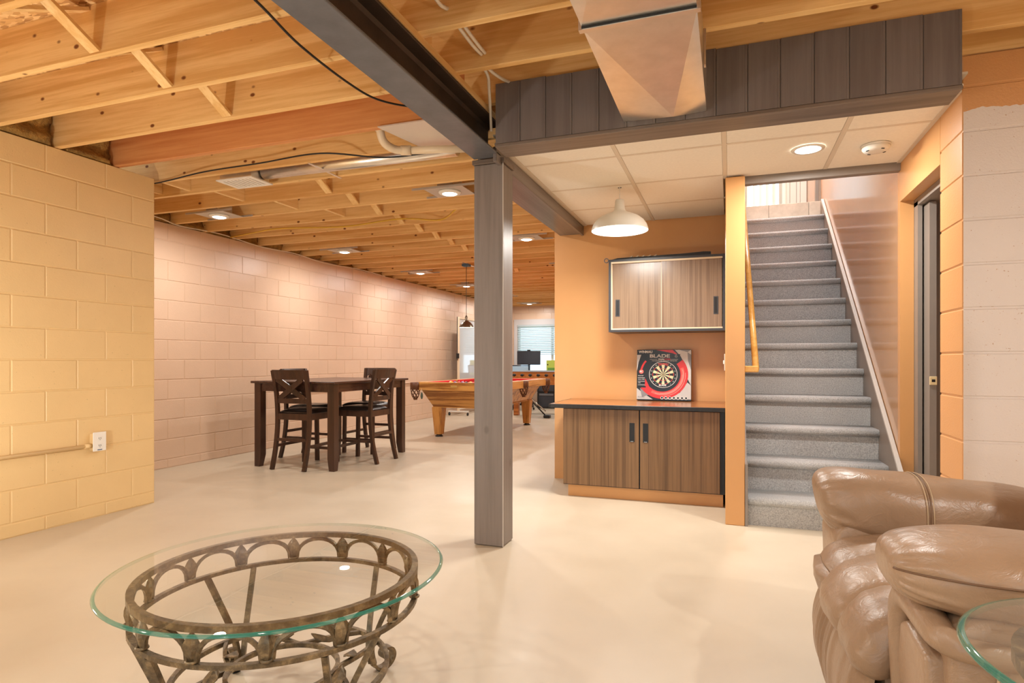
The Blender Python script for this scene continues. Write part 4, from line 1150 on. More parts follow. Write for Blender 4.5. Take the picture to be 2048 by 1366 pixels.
def bar(p, q, w, d, mb, xdir=Vector((1, 0, 0))):
    """rectangular bar from p to q: w across xdir, d the other way"""
    p, q = Vector(p), Vector(q)
    n = (q - p).normalized()
    u = (xdir - n * xdir.dot(n)).normalized() * (w / 2)
    v = n.cross(u).normalized() * (d / 2)
    P = [p - u - v, p + u - v, p + u + v, p - u + v, q - u - v, q + u - v, q + u + v, q - u + v]
    mb.add(P, [(0, 1, 2, 3), (7, 6, 5, 4), (0, 4, 5, 1), (1, 5, 6, 2), (2, 6, 7, 3), (3, 7, 4, 0)])
    return mb
def make_chair():
    """X-back counter chair, local: faces +y, seat centre over the origin"""
    t = thing('counter_chair', 'chair', 'chair', (0, 0, 0), world=False)
    W, ZS = 0.195, 0.575
    for s in (-1, 1):
        # rear leg: curved foot, straight post, raked back
        pts = [(s * W, -0.285, 0.0), (s * W, -0.235, 0.20), (s * W, -0.205, 0.42), (s * W, -0.205, 0.62), (s * W, -0.225, 0.80), (s * W * 1.03, -0.265, 1.0)]
        P = catmull(pts, 4)
        MB().tube(P, 0.02, flat=(0.034, 0.036)).build('rear_leg', M_ESP, t)
        m = MB(); bar((s * W, 0.215, 0.0), (s * W * 0.99, 0.205, ZS - 0.012), 0.036, 0.036, m); m.build('front_leg', M_ESP, t)
        m = MB(); bar((s * W, -0.232, 0.235), (s * W, 0.197, 0.235), 0.018, 0.028, m); m.build('side_stretcher', M_ESP, t)
        m = MB(); bar((s * (W - 0.002), -0.19, ZS - 0.045), (s * (W - 0.002), 0.19, ZS - 0.045), 0.022, 0.062, m); m.build('seat_rail', M_ESP, t)
    for y, z in ((0.207, 0.165), (-0.230, 0.30)):
        m = MB(); bar((-W + 0.018, y, z), (W - 0.018, y, z), 0.018, 0.030, m, Vector((0, 1, 0))); m.build('stretcher', M_ESP, t)
    for y in (0.205, -0.205):
        m = MB(); bar((-W + 0.018, y, ZS - 0.045), (W - 0.018, y, ZS - 0.045), 0.022, 0.062, m, Vector((0, 1, 0))); m.build('seat_rail', M_ESP, t)
    # padded seat
    bm = bmesh.new(); bmesh.ops.create_grid(bm, x_segments=14, y_segments=14, size=1)
    for q in bm.verts:
        fx, fy = q.co.x, q.co.y
        h = (1 - abs(fx) ** 4) * (1 - abs(fy) ** 4)
        q.co = Vector((fx * (0.215 + 0.006 * fy), -0.185 + (fy + 1) / 2 * 0.425, ZS - 0.008 + 0.042 * h ** 0.5))
    r_ = bmesh.ops.extrude_face_region(bm, geom=bm.faces[:])
    for q in r_['geom']:
        if isinstance(q, bmesh.types.BMVert): q.co.z = ZS - 0.0125
    MB().take(bm, 0, True).build('seat_pad', M_SEAT, t)
    # back: curved top rail, lower rail, two crossing slats
    def curved(z0, z1, y0, y1, x, dep, n=9, th=0.022):
        v, f = [], []
        for i in range(n):
            u = -1 + 2 * i / (n - 1)
            o_ = -dep * (1 - u * u)
            for yy, zz in ((y0 - th / 2, z0), (y0 + th / 2, z0), (y1 + th / 2, z1), (y1 - th / 2, z1)):
                v.append((u * x, yy + o_, zz))
        for i in range(n - 1):
            for k in range(4):
                f.append((i * 4 + k, i * 4 + (k + 1) % 4, i * 4 + 4 + (k + 1) % 4, i * 4 + 4 + k))
        f += [(0, 1, 2, 3), (4 * n - 1, 4 * n - 2, 4 * n - 3, 4 * n - 4)]
        return MB().add(v, f)
    curved(0.908, 1.005, -0.245, -0.267, W + 0.012, 0.025).build('top_rail', M_ESP, t)
    curved(0.665, 0.715, -0.208, -0.214, W - 0.016, 0.010).build('lower_rail', M_ESP, t)
    for s in (-1, 1):
        m = MB()
        bar((-s * (W - 0.04), -0.222, 0.712), (s * (W - 0.045), -0.262, 0.912), 0.016, 0.054, m, Vector((0, 1, 0)))
        if s > 0: m.xform(Matrix.Translation((0, 0.004, 0)))
        m.build('cross_slat', M_ESP, t)
    return t
ch = make_chair()
spots = [(-4.15, 5.262, 0.0, 'dark X-back counter chair with its back to the camera at the near table end'),
         (-3.80, 5.795, math.pi / 2, 'dark X-back counter chair tucked under the right long side of the pub table'),
         (-4.14, 6.40, math.pi, 'dark X-back counter chair at the far end of the pub table'),
         (-4.50, 5.81, -math.pi / 2, 'dark X-back counter chair on the block-wall side of the pub table')]
for i, (x, y, a, lb) in enumerate(spots):
    o = ch if i == 0 else copy_tree(ch)
    o.location = (x, y, 0); o.rotation_euler = (0, 0, a)
    tag(o, lb, 'chair', 'chairs around the pub table')

# ================================================================== glass coffee table on scrolled iron base
def iron_mat():
    m, nt, b = newmat('bronzed_iron')
    v = coords(nt)
    f = noise(nt, v, 26, 5, 0.7)
    c = ramp(nt, f, [(0.32, rgb(78, 68, 54)), (0.52, rgb(118, 102, 78)), (0.72, rgb(172, 150, 114))])
    nt.links.new(c, b.inputs['Base Color'])
    b.inputs['Metallic'].default_value = 0.55
    b.inputs['Roughness'].default_value = 0.42
    bump(nt, b, noise(nt, v, 60, 3, 0.6), 0.4, 0.004)
    return m
M_IRON = iron_mat()
def rim_mat():
    m, nt, b = newmat('green_glass_edge')
    b.inputs['Base Color'].default_value = rgb(44, 128, 112)
    b.inputs['Roughness'].default_value = 0.06
    b.inputs['Coat Weight'].default_value = 0.5
    tr = nt.nodes.new('ShaderNodeBsdfTransparent'); tr.inputs[0].default_value = (0.86, 0.95, 0.91, 1)
    geo = nt.nodes.new('ShaderNodeNewGeometry')
    fac = nt.nodes.new('ShaderNodeMath'); fac.operation = 'MULTIPLY_ADD'; fac.inputs[1].default_value = 0.72; fac.inputs[2].default_value = 0.22
    nt.links.new(geo.outputs['Backfacing'], fac.inputs[0])
    mx = nt.nodes.new('ShaderNodeMixShader')
    nt.links.new(fac.outputs[0], mx.inputs[0]); nt.links.new(b.outputs[0], mx.inputs[1]); nt.links.new(tr.outputs[0], mx.inputs[2])
    nt.links.new(mx.outputs[0], nt.nodes['Material Output'].inputs[0])
    return m
M_RIM = rim_mat()
def round_glass(parent, cx, cy, z, r, th):
    """disc with clear faces and a green polished rim"""
    n = 96
    m = MB()
    prof = [(r - 0.010, z + th), (r - 0.003, z + th - 0.0015), (r, z + th * 0.5), (r - 0.003, z + 0.0015), (r - 0.010, z)]
    v, f = [], []
    for rr, zz in prof:
        for k in range(n):
            a = 2 * math.pi * k / n
            v.append((cx + rr * math.cos(a), cy + rr * math.sin(a), zz))
    for i in range(4):
        for k in range(n):
            f.append((i * n + k, i * n + (k + 1) % n, (i + 1) * n + (k + 1) % n, (i + 1) * n + k))
    m.add(v, f, 1, True)
    m.add(v[:n], [tuple(range(n))], 0)
    m.add(v[-n:], [tuple(range(n - 1, -1, -1))], 0)
    return m.build('glass_top', [M_GLASS, M_RIM], parent)
CX, CY, CZ = -1.315, 1.555, 0.452
t = thing('coffee_table', 'round glass coffee table on a scrolled bronze iron base with leaf ornaments', 'coffee table', (CX, CY, 0))
round_glass(t, CX, CY, CZ, 0.497, 0.010)
RR = 0.408
def ringpts(r, z, n=72, a0=0):
    return [(CX + r * math.cos(a0 + 2 * math.pi * k / n), CY + r * math.sin(a0 + 2 * math.pi * k / n), z) for k in range(n)]
MB().tube(ringpts(RR, 0.4405), 0.01, closed=True, flat=(0.018, 0.018)).build('top_ring', M_IRON, t)
MB().tube(ringpts(RR, 0.347), 0.01, closed=True, flat=(0.016, 0.013)).build('lower_ring', M_IRON, t)
NA = 14
for k in range(NA):
    a0 = 2 * math.pi * k / NA + 0.16
    # arch between two leaves
    P = []
    half = math.pi / NA * 0.86
    for i in range(13):
        q = math.pi * i / 12
        aa = a0 - half * math.cos(q)
        P.append((CX + RR * math.cos(aa), CY + RR * math.sin(aa), 0.357 + 0.068 * math.sin(q) ** 0.8))
    MB().tube(P, 0.006, 6, flat=(0.011, 0.011)).build('arch', M_IRON, t)
    # upright leaf bud with collar
    al = a0 + math.pi / NA
    lx, ly = CX + RR * math.cos(al), CY + RR * math.sin(al)
    prof = [(0.010, 0.0), (0.014, 0.008), (0.022, 0.030), (0.021, 0.045), (0.012, 0.062), (0.001, 0.076)]
    m = MB().lathe(prof, (0, 0, 0), 10, smooth=False)
    for i, p in enumerate(m.v):
        ang = math.atan2(p[1], p[0]); s = 1 + 0.16 * math.cos(5 * ang)
        m.v[i] = (p[0] * s, p[1] * s * 0.55, p[2])
    m.xform(Matrix.Translation((lx, ly, 0.357)) @ Matrix.Rotation(al + math.pi / 2, 4, 'Z'))
    o = m.build('leaf', M_IRON, t)
    MB().tube([(lx + 0.0135 * math.cos(q), ly + 0.0135 * math.sin(q), 0.3575) for q in [2 * math.pi * i / 10 for i in range(10)]], 0.004, 6, closed=True).build('leaf_collar', M_IRON, o)
# four legs, each of two bars that meet in a scrolled foot
for k in range(4):
    a = math.radians(66 + 90 * k)
    def pol(r, z, da=0.0):
        return (CX + r * math.cos(a + da), CY + r * math.sin(a + da), z)
    for s in (-1, 1):
        P = catmull([pol(RR - 0.002, 0.340, s * 0.20), pol(0.375, 0.27, s * 0.155), pol(0.335, 0.17, s * 0.08), pol(0.318, 0.09, s * 0.035), pol(0.328, 0.035, s * 0.032)], 5)
        MB().tube(P, 0.01, flat=(0.016, 0.016)).build('leg_bar', M_IRON, t)
    foot = [(0.322, 0.060), (0.330, 0.030), (0.350, 0.011), (0.378, 0.008), (0.402, 0.022), (0.412, 0.046), (0.402, 0.068), (0.382, 0.074), (0.366, 0.062), (0.368, 0.046), (0.380, 0.042)]
    P = catmull([pol(r, z) for r, z in foot], 5)
    # ribbon that keeps its width tangential
    tv = Vector((-math.sin(a), math.cos(a), 0)) * 0.017
    m = MB(); v, f = [], []
    for i, p in enumerate(P):
        d = (P[min(i + 1, len(P) - 1)] - P[max(i - 1, 0)]).normalized()
        nrm = tv.cross(d).normalized() * 0.0045
        v += [p - tv - nrm, p + tv - nrm, p + tv + nrm, p - tv + nrm]
    for i in range(len(P) - 1):
        for q in range(4):
            f.append((i * 4 + q, i * 4 + (q + 1) % 4, i * 4 + 4 + (q + 1) % 4, i * 4 + 4 + q))
    f += [(0, 1, 2, 3), (len(v) - 1, len(v) - 2, len(v) - 3, len(v) - 4)]
    m.add(v, f)
    m.build('scroll_foot', M_IRON, t)
    MB().box(-0.016, 0.016, -0.012, 0.012, 0.0, 0.0045).xform(Matrix.Translation((CX + 0.366 * math.cos(a), CY + 0.366 * math.sin(a), 0)) @ Matrix.Rotation(a, 4, 'Z')).build('foot_pad', M_BLACK, t)
# lower stretcher: ring with four inner curves and leaves
ZL = 0.135
MB().tube(ringpts(0.318, ZL), 0.01, closed=True, flat=(0.014, 0.016)).build('stretcher_ring', M_IRON, t)
MB().tube(ringpts(0.165, ZL), 0.01, closed=True, flat=(0.013, 0.015)).build('inner_ring', M_IRON, t)
for k in range(4):
    a = math.radians(21 + 90 * k)
    P = []
    for i in range(15):
        q = -1 + 2 * i / 14
        r = 0.168 + 0.145 * abs(q) ** 1.6
        P.append((CX + r * math.cos(a + q * 0.62), CY + r * math.sin(a + q * 0.62), ZL))
    MB().tube(P, 0.01, flat=(0.012, 0.014)).build('c_scroll', M_IRON, t)
    for s in (-1, 1):
        al = a + s * 0.36
        c = Vector((CX + 0.205 * math.cos(al), CY + 0.205 * math.sin(al), ZL + 0.012))
        pts = [(-0.045, 0), (-0.025, 0.016), (0.0, 0.021), (0.025, 0.015), (0.048, 0.0), (0.025, -0.015), (0.0, -0.021), (-0.025, -0.016)]
        m = MB()
        v = [(x, y, 0.004 - abs(y) * 0.35) for x, y in pts] + [(x, y, 0.0 - abs(y) * 0.35) for x, y in pts] + [(-0.03, 0, 0.006), (0.03, 0, 0.006)]
        f = [(0, 1, 2, 16), (16, 2, 17), (2, 3, 4, 17), (4, 5, 6, 17), (17, 6, 16), (6, 7, 0, 16)] + [tuple(range(15, 7, -1))] + [(i, i + 8, 8 + (i + 1) % 8, (i + 1) % 8) for i in range(8)]
        m.add(v, f).xform(Matrix.Translation(c) @ Matrix.Rotation(al + s * 1.2, 4, 'Z') @ Matrix.Rotation(0.25, 4, 'Y'))
        m.build('stretcher_leaf', M_IRON, t)

# ================================================================== leather recliner
def leather_mat():
    m, nt, b = newmat('brown_leather')
    v = coords(nt, rand=False)
    f = noise(nt, v, 3.0, 3, 0.55)
    c = ramp(nt, f, [(0.3, rgb(146, 118, 93)), (0.7, rgb(170, 141, 114))])
    nt.links.new(c, b.inputs['Base Color'])
    b.inputs['Roughness'].default_value = 0.36
    b.inputs['Specular IOR Level'].default_value = 0.6
    h1 = noise(nt, v, 16, 5, 0.62, 1.2)
    h2 = noise(nt, v, 240, 2, 0.5)
    ad = nt.nodes.new('ShaderNodeMath'); ad.operation = 'MULTIPLY_ADD'; ad.inputs[1].default_value = 0.06
    nt.links.new(h2, ad.inputs[0]); nt.links.new(h1, ad.inputs[2])
    bump(nt, b, ad.outputs[0], 0.30, 0.014)
    return m
M_LEATHER = leather_mat()
M_SEAM = plain('leather_seam', rgb(112, 82, 58), 0.5)
M_STITCH = plain('pale_stitch', rgb(206, 182, 146), 0.6)

def sgn(x, e): return math.copysign(abs(x) ** e, x)
def pillow(c, half, e1=0.6, e2=0.6, nu=56, nv=36, warp=None):
    """superellipsoid cushion; warp(p) adds an offset in local unit coordinates"""
    v, f = [], []
    for j in range(nv + 1):
        ph = -math.pi / 2 + math.pi * j / nv
        for i in range(nu):
            th = 2 * math.pi * i / nu
            x = sgn(math.cos(ph), e1) * sgn(math.cos(th), e2)
            y = sgn(math.cos(ph), e1) * sgn(math.sin(th), e2)
            z = sgn(math.sin(ph), e1)
            p = Vector((x * half[0], y * half[1], z * half[2]))
            if warp: p = warp(p, x, y, z)
            v.append(p + Vector(c))
    for j in range(nv):
        for i in range(nu):
            f.append((j * nu + i, j * nu + (i + 1) % nu, (j + 1) * nu + (i + 1) % nu, (j + 1) * nu + i))
    return MB().add(v, f, 0, True)


def bolster(x0, x1, yc, zc, hy, hz, n_end=5.0, e=0.8, seed=0.0, nu=96, ns=60, drop=0.0, front_big=0.06, pucker=0.006, slant=0.0, seam_th=None):
    """padded roll along x with flat puckered front end"""
    v, f = [], []
    cx, hx = (x0 + x1) / 2, (x1 - x0) / 2
    for j in range(ns + 1):
        q = -math.cos(math.pi * j / ns)
        s_ = math.copysign(abs(q) ** 0.8, q)
        r = max(0.0, 1 - abs(s_) ** n_end) ** (1 / n_end) if abs(s_) < 1 else 0.0
        fr = max(0.0, (-s_ - 0.70) / 0.30)
        rr = r * (1 + front_big * -s_)
        for i in range(nu):
            th = 2 * math.pi * i / nu
            cy, cz = sgn(math.cos(th), e), sgn(math.sin(th), e)
            fold = pucker * fr * (0.6 + 0.4 * math.sin(th * 2 + seed)) * math.sin(th * 17 + 1.5 * math.sin(3 * th + seed)) * min(1, r * 1.5)
            wr = 0.005 * math.sin(6.1 * s_ + 2.3 * cy + seed) * math.sin(2.7 * cz + 3.3 * s_ + seed) + 0.0025 * math.sin(17 * s_ + 6 * cz + seed * 2) * max(0, -cz)
            k = rr + (fold + wr) / 0.12 * r
            v.append((cx + hx * s_ + slant * max(0.0, -s_) * -cz * k, yc + hy * cy * k, zc + hz * cz * k - drop * (s_ + 1) / 2))
    for j in range(ns):
        for i in range(nu):
            f.append((j * nu + i, j * nu + (i + 1) % nu, (j + 1) * nu + (i + 1) % nu, (j + 1) * nu + i))
    if seam_th is not None:
        kk = int(round(seam_th / (2 * math.pi) * nu)) % nu
        c0 = Vector((0, yc, zc))
        P = []
        for j in range(4, ns - 2):
            p = Vector(v[j * nu + kk]); o_ = Vector((0, p.y - yc, p.z - zc)).normalized()
            P.append(p + o_ * 0.001)
        return MB().add(v, f, 0, True), P
    return MB().add(v, f, 0, True)
def bolster_ring(x, yc, zc, hy, hz, e, grow=1.0, n=80):
    return [(x, yc + hy * grow * sgn(math.cos(2 * math.pi * i / n), e), zc + hz * grow * sgn(math.sin(2 * math.pi * i / n), e)) for i in range(n)]

t = thing('recliner', 'brown leather recliner armchair with padded arms and ruffled footrest', 'armchair', (0.75, 1.97, 0))
AX0 = 0.292
# far arm pad
bolster(AX0, 1.06, 2.44, 0.606, 0.170, 0.118, 4.2, 0.8, 0.7, drop=0.045, front_big=0.09, slant=0.022, pucker=0.007).build('arm_pad', M_LEATHER, t)
for dx, mt in ((0.300, M_STITCH), (0.309, M_SEAM), (0.318, M_STITCH)):
    k = 0.045 * dx / 0.75
    MB().tube(bolster_ring(AX0 + dx, 2.44, 0.606 - k, 0.170, 0.118, 0.8, 1.032), 0.0013, 5, closed=True).build('arm_seam', mt, t)
# near arm pad: soft top pillow over a side band with piping
_pad, _seam = bolster(AX0 + 0.004, 1.04, 1.455, 0.684, 0.172, 0.074, 3.4, 0.75, 2.1, drop=0.012, pucker=0.006, seam_th=math.pi * 0.93)
_pad.build('arm_pad', M_LEATHER, t)
MB().tube(_seam, 0.0022, 6).build('arm_piping', M_SEAM, t)
# arm bodies
def arm_body(y0, y1, top, x0):
    pr = [(x0 + 0.030, 0.03), (x0 + 0.006, 0.30), (x0 + 0.0, top - 0.06), (x0 + 0.02, top - 0.02), (x0 + 0.06, top), (1.28, top), (1.30, 0.03)]
    bm = bmesh.new()
    n = len(pr)
    va = [bm.verts.new((x, y0, z)) for x, z in pr]; vb = [bm.verts.new((x, y1, z)) for x, z in pr]
    bm.faces.new(va); bm.faces.new(vb[::-1])
    for i in range(n): bm.faces.new((va[i], vb[i], vb[(i + 1) % n], va[(i + 1) % n]))
    bmesh.ops.recalc_face_normals(bm, faces=bm.faces)
    bmesh.ops.bevel(bm, geom=bm.edges[:], offset=0.022, segments=4, affect='EDGES', profile=0.5)
    return MB().take(bm, 0, True)
arm_body(1.295, 1.600, 0.640, 0.372).build('arm_body', M_LEATHER, t)
arm_body(2.29, 2.60, 0.560, 0.330).build('arm_body', M_LEATHER, t)
# front of the near arm: rolled surround and a raised five-sided panel
P = catmull([(0.388, 1.565, 0.04), (0.372, 1.570, 0.30), (0.364, 1.562, 0.50), (0.362, 1.530, 0.585), (0.362, 1.46, 0.605), (0.363, 1.38, 0.600), (0.368, 1.318, 0.592), (0.40, 1.290, 0.585), (0.47, 1.286, 0.580)], 6)
nP = len(P)
MB().tube(P, [0.022 + 0.012 * math.sin(math.pi * min(1, i / (nP - 1) * 1.15)) for i in range(nP)], 14).build('arm_front_roll', M_LEATHER, t)
pan = [(1.335, 0.04), (1.530, 0.04), (1.533, 0.47), (1.510, 0.545), (1.47, 0.560), (1.335, 0.548)]
bm = bmesh.new()
def pxf(z): return 0.376 + (0.030 * (1 - z / 0.3) if z < 0.3 else 0)
va = [bm.verts.new((pxf(z) + 0.02, y, z)) for y, z in pan]; vb = [bm.verts.new((pxf(z) - 0.034, y, z)) for y, z in pan]
bm.faces.new(va); bm.faces.new(vb[::-1])
for i in range(len(pan)): bm.faces.new((va[i], vb[i], vb[(i + 1) % len(pan)], va[(i + 1) % len(pan)]))
bmesh.ops.recalc_face_normals(bm, faces=bm.faces)
bmesh.ops.bevel(bm, geom=bm.edges[:], offset=0.012, segments=3, affect='EDGES', profile=0.5)
MB().take(bm, 0, True).build('arm_front_panel', M_LEATHER, t)
MB().tube(catmull([(0.44, 1.2935, 0.05), (0.44, 1.2935, 0.40), (0.445, 1.292, 0.60)], 5), 0.002, 6).build('side_seam', M_STITCH, t)
# seat: three puffed lobes that roll over the front edge
def resample(P, step):
    out, acc = [P[0]], 0.0
    for p, q in zip(P, P[1:]):
        L = (q - p).length
        while acc + L >= step:
            f_ = (step - acc) / L
            p = p.lerp(q, f_); L = (q - p).length; acc = 0.0
            out.append(p)
        acc += L
    return out
def lobe(yc, hw, x0, zt, zb, seed, back=0.92):
    """padded sausage swept over the seat front: half width hw, about 7 cm thick"""
    path = resample(catmull([(back, 0, zt - 0.075), (0.70, 0, zt - 0.060), (0.52, 0, zt - 0.055), (x0 + 0.17, 0, zt - 0.058), (x0 + 0.10, 0, zt - 0.082), (x0 + 0.066, 0, zt - 0.125), (x0 + 0.062, 0, zb + 0.06), (x0 + 0.075, 0, zb + 0.015)], 12), 0.007)
    nv, nu = len(path), 48
    v, f = [], []
    for i, p in enumerate(path):
        d = (path[min(i + 2, nv - 1)] - path[max(i - 2, 0)]).normalized()
        out_ = Vector((d.z, 0, -d.x))
        s_ = i * 0.007
        tail = (nv - 1 - i) * 0.007
        endf = (1 - max(0.0, 1 - tail / 0.05) ** 2) ** 0.5 if tail < 0.05 else 1.0
        endf = max(endf, 0.05)
        for k in range(nu):
            th = 2 * math.pi * k / nu
            cy, co = sgn(math.cos(th), 0.75), sgn(math.sin(th), 0.85)
            edge = max(0.0, abs(cy) - 0.5) / 0.5
            gather = 0.0048 * edge * max(0.0, co) ** 0.3 * math.sin(2 * math.pi * s_ / 0.038 + 2.2 * math.sin(s_ * 19 + seed) + (1 if cy > 0 else 2.5))
            soft = 0.0045 * math.sin(13 * s_ + 4 * cy + seed) * math.sin(21 * s_ - 3 * cy + 2 * seed)
            hh = (0.062 + gather + soft) * (0.35 + 0.65 * endf)
            q = p + out_ * (hh * co)
            v.append((q.x, yc + hw * cy * (0.75 + 0.25 * endf) * (1 + 0.25 * soft / 0.01 * 0.1), q.z))
    for i in range(nv - 1):
        for k in range(nu):
            f.append((i * nu + k, i * nu + (k + 1) % nu, (i + 1) * nu + (k + 1) % nu, (i + 1) * nu + k))
    m = MB().add(v, f, 0, True)
    m.add(v[-nu:], [tuple(range(nu))], 0, True)
    m.add(v[:nu], [tuple(range(nu - 1, -1, -1))], 0, True)
    return m
lobe(2.185, 0.145, 0.258, 0.532, 0.37, 0.3).build('seat_lobe', M_LEATHER, t)
lobe(1.955, 0.150, 0.248, 0.536, 0.345, 1.7).build('seat_lobe', M_LEATHER, t)
lobe(1.735, 0.140, 0.262, 0.530, 0.335, 2.9).build('seat_lobe', M_LEATHER, t)
# gathered footrest panel
v, f = [], []
nu, nv = 150, 30
for j in range(nv + 1):
    q = j / nv
    z = 0.03 + 0.42 * q
    bul = math.sin(math.pi * min(1, q * 1.05)) ** 0.7
    for i in range(nu + 1):
        u = i / nu
        y = 1.632 + u * 0.69
        ph = u * 2 * math.pi * 9 + 1.8 * math.sin(2.4 * q + 6 * u) + 2.0 * math.sin(11 * u)
        amp = 0.0075 * (0.15 + 0.85 * u)
        g = amp * (math.sin(ph) + 0.35 * math.sin(2.3 * ph + 1)) * (0.25 + 0.75 * math.sin(math.pi * q) ** 0.7)
        e_ = min(1, 9 * u, 9 * (1 - u)) ** 0.5
        v.append((0.340 - 0.080 * bul * (0.35 + 0.65 * e_) - g, y, z))
for j in range(nv):
    for i in range(nu):
        a = j * (nu + 1) + i
        f.append((a, a + 1, a + nu + 2, a + nu + 1))
MB().add(v, f, 0, True).box(0.341, 0.40, 1.632, 2.32, 0.03, 0.43).build('footrest', M_LEATHER, t)
# base, outer back and back cushion
MB().bevbox(0.42, 1.25, 1.63, 2.285, 0.03, 0.40, 0.02).build('seat_base', M_LEATHER, t)
pillow((1.14, 1.95, 0.745), (0.235, 0.46, 0.36), 0.6, 0.65, 60, 36, lambda p, x, y, z: Vector((p.x + 0.108 * z + 0.004 * math.sin(7 * y + 5 * z), p.y, p.z))).build('back_cushion', M_LEATHER, t)
MB().bevbox(1.22, 1.36, 1.50, 2.42, 0.06, 0.95, 0.04).build('back_shell', M_LEATHER, t)
for x in (0.46, 1.2):
    for y in (1.42, 2.48):
        MB().lathe([(0.02, 0.0), (0.026, 0.04)], (x, y, 0.0), 12).build('foot', M_BLACK, t)

# ------------------------------------------------------------------ glass side table by the near arm
EX, EY, EZ, ER = 0.582, 0.992, 0.698, 0.278
t = thing('side_table', 'round glass-topped side table beside the recliner', 'side table', (EX, EY, 0))
round_glass(t, EX, EY, EZ, ER, 0.010)
def erp(r, z, n=48): return [(EX + r * math.cos(2 * math.pi * k / n), EY + r * math.sin(2 * math.pi * k / n), z) for k in range(n)]
MB().tube(erp(0.235 - 0.03, EZ - 0.011), 0.01, closed=True, flat=(0.02, 0.020)).build('top_ring', M_IRON, t)
MB().tube(erp(0.20, EZ - 0.10), 0.01, closed=True, flat=(0.016, 0.014)).build('lower_ring', M_IRON, t)
for k in range(3):
    a = math.radians(-100 + 120 * k)
    P = catmull([(EX + r * math.cos(a), EY + r * math.sin(a), z) for r, z in ((0.203, EZ - 0.02), (0.200, EZ - 0.10), (0.16, 0.36), (0.13, 0.15), (0.155, 0.03), (0.19, 0.008), (0.215, 0.03), (0.205, 0.052))], 6)
    MB().tube(P, 0.01, flat=(0.016, 0.016)).build('leg', M_IRON, t)

# ================================================================== pool table
M_OAK = wood('honey_oak', rgb(206, 150, 80), rgb(142, 88, 36), 'X', 1.1, 0.33, spec=0.5, contrast=(0.36, 0.62), grain=7)
M_OAK_Y = wood('honey_oak_side', rgb(206, 152, 86), rgb(146, 94, 42), 'Y', 1.1, 0.33, spec=0.5, contrast=(0.36, 0.62), grain=7)
M_OAK_Z = wood('honey_oak_leg', rgb(200, 140, 70), rgb(134, 80, 32), 'Z', 1.1, 0.33, spec=0.5, contrast=(0.36, 0.62), grain=9)
M_CLOTH = plain('red_cloth', rgb(200, 36, 44), 0.9, bmp=0.1, bscale=300)
M_NET = plain('brown_leather_net', rgb(98, 58, 30), 0.5)
M_BRASS = plain('brass_plate', rgb(226, 190, 116), 0.35, metal=0.6)
t = thing('pool_table', 'honey oak pool table with red cloth and tapered legs', 'pool table', (-3.61, 8.92, 0), math.radians(-0.6), world=False)
PW, PL, PZ = 0.64, 1.18, 0.79
# slate frame (apron): sides flare outwards upwards
def frus(x0, y0, z0, x1, y1, z1):
    v = [(-x0, -y0, z0), (x0, -y0, z0), (x0, y0, z0), (-x0, y0, z0), (-x1, -y1, z1), (x1, -y1, z1), (x1, y1, z1), (-x1, y1, z1)]
    return MB().add(v, [(3, 2, 1, 0), (4, 5, 6, 7), (0, 1, 5, 4), (1, 2, 6, 5), (2, 3, 7, 6), (3, 0, 4, 7)])
frus(PW - 0.235, PL - 0.16, 0.435, PW - 0.115, PL - 0.045, 0.672).build('cabinet', M_OAK, t)
MB().box(-PW + 0.225, PW - 0.225, -PL + 0.15, PL - 0.15, 0.425, 0.4345).build('cabinet_base', M_OAK, t)
MB().box(-PW + 0.1, PW - 0.1, -PL + 0.1, PL - 0.1, 0.7345, 0.742).build('playing_surface', M_CLOTH, t)
MB().box(-PW + 0.06, PW - 0.06, -PL + 0.06, PL - 0.06, 0.6725, 0.734).build('slate', M_OAK, t)
for s in (-1, 1):
    MB().bevbox(-PW + 0.075, PW - 0.075, min(s * PL, s * (PL - 0.10)), max(s * PL, s * (PL - 0.10)), 0.672, PZ, 0.006).build('end_rail', M_OAK, t)
    MB().bevbox(-PW + 0.13, PW - 0.13, min(s * (PL - 0.1005), s * (PL - 0.145)), max(s * (PL - 0.1005), s * (PL - 0.145)), 0.745, PZ - 0.004, 0.006).build('end_cushion', M_CLOTH, t)
    for q in (-1, 1):
        y0, y1 = sorted((q * 0.055, q * (PL - 0.075)))
        MB().bevbox(min(s * PW, s * (PW - 0.10)), max(s * PW, s * (PW - 0.10)), y0, y1, 0.672, PZ, 0.006).build('side_rail', M_OAK_Y, t)
        y0, y1 = sorted((q * 0.075, q * (PL - 0.13)))
        MB().bevbox(min(s * (PW - 0.1005), s * (PW - 0.145)), max(s * (PW - 0.1005), s * (PW - 0.145)), y0, y1, 0.745, PZ - 0.004, 0.006).build('side_cushion', M_CLOTH, t)
MB().bevbox(-0.05, 0.05, -PL - 0.004, -PL + 0.001, 0.722, 0.748, 0.001).build('name_plate', M_BRASS, t)
for sx in (-1, 1):
    for sy in (-1, 1):
        x, y = sx * 0.345, sy * 0.955
        w0, w1 = 0.078, 0.050
        v = [(x - w0, y - w0, 0.424), (x + w0, y - w0, 0.424), (x + w0, y + w0, 0.424), (x - w0, y + w0, 0.424), (x - w1, y - w1, 0.035), (x + w1, y - w1, 0.035), (x + w1, y + w1, 0.035), (x - w1, y + w1, 0.035)]
        lg = MB().add(v, [(0, 1, 2, 3), (7, 6, 5, 4), (0, 4, 5, 1), (1, 5, 6, 2), (2, 6, 7, 3), (3, 7, 4, 0)]).build('leg', M_OAK_Z, t)
        MB().lathe([(0.055, 0.0), (0.058, 0.012), (0.042, 0.022), (0.036, 0.0345)], (x, y, 0), 16).build('leg_leveler', M_BLACK, lg)
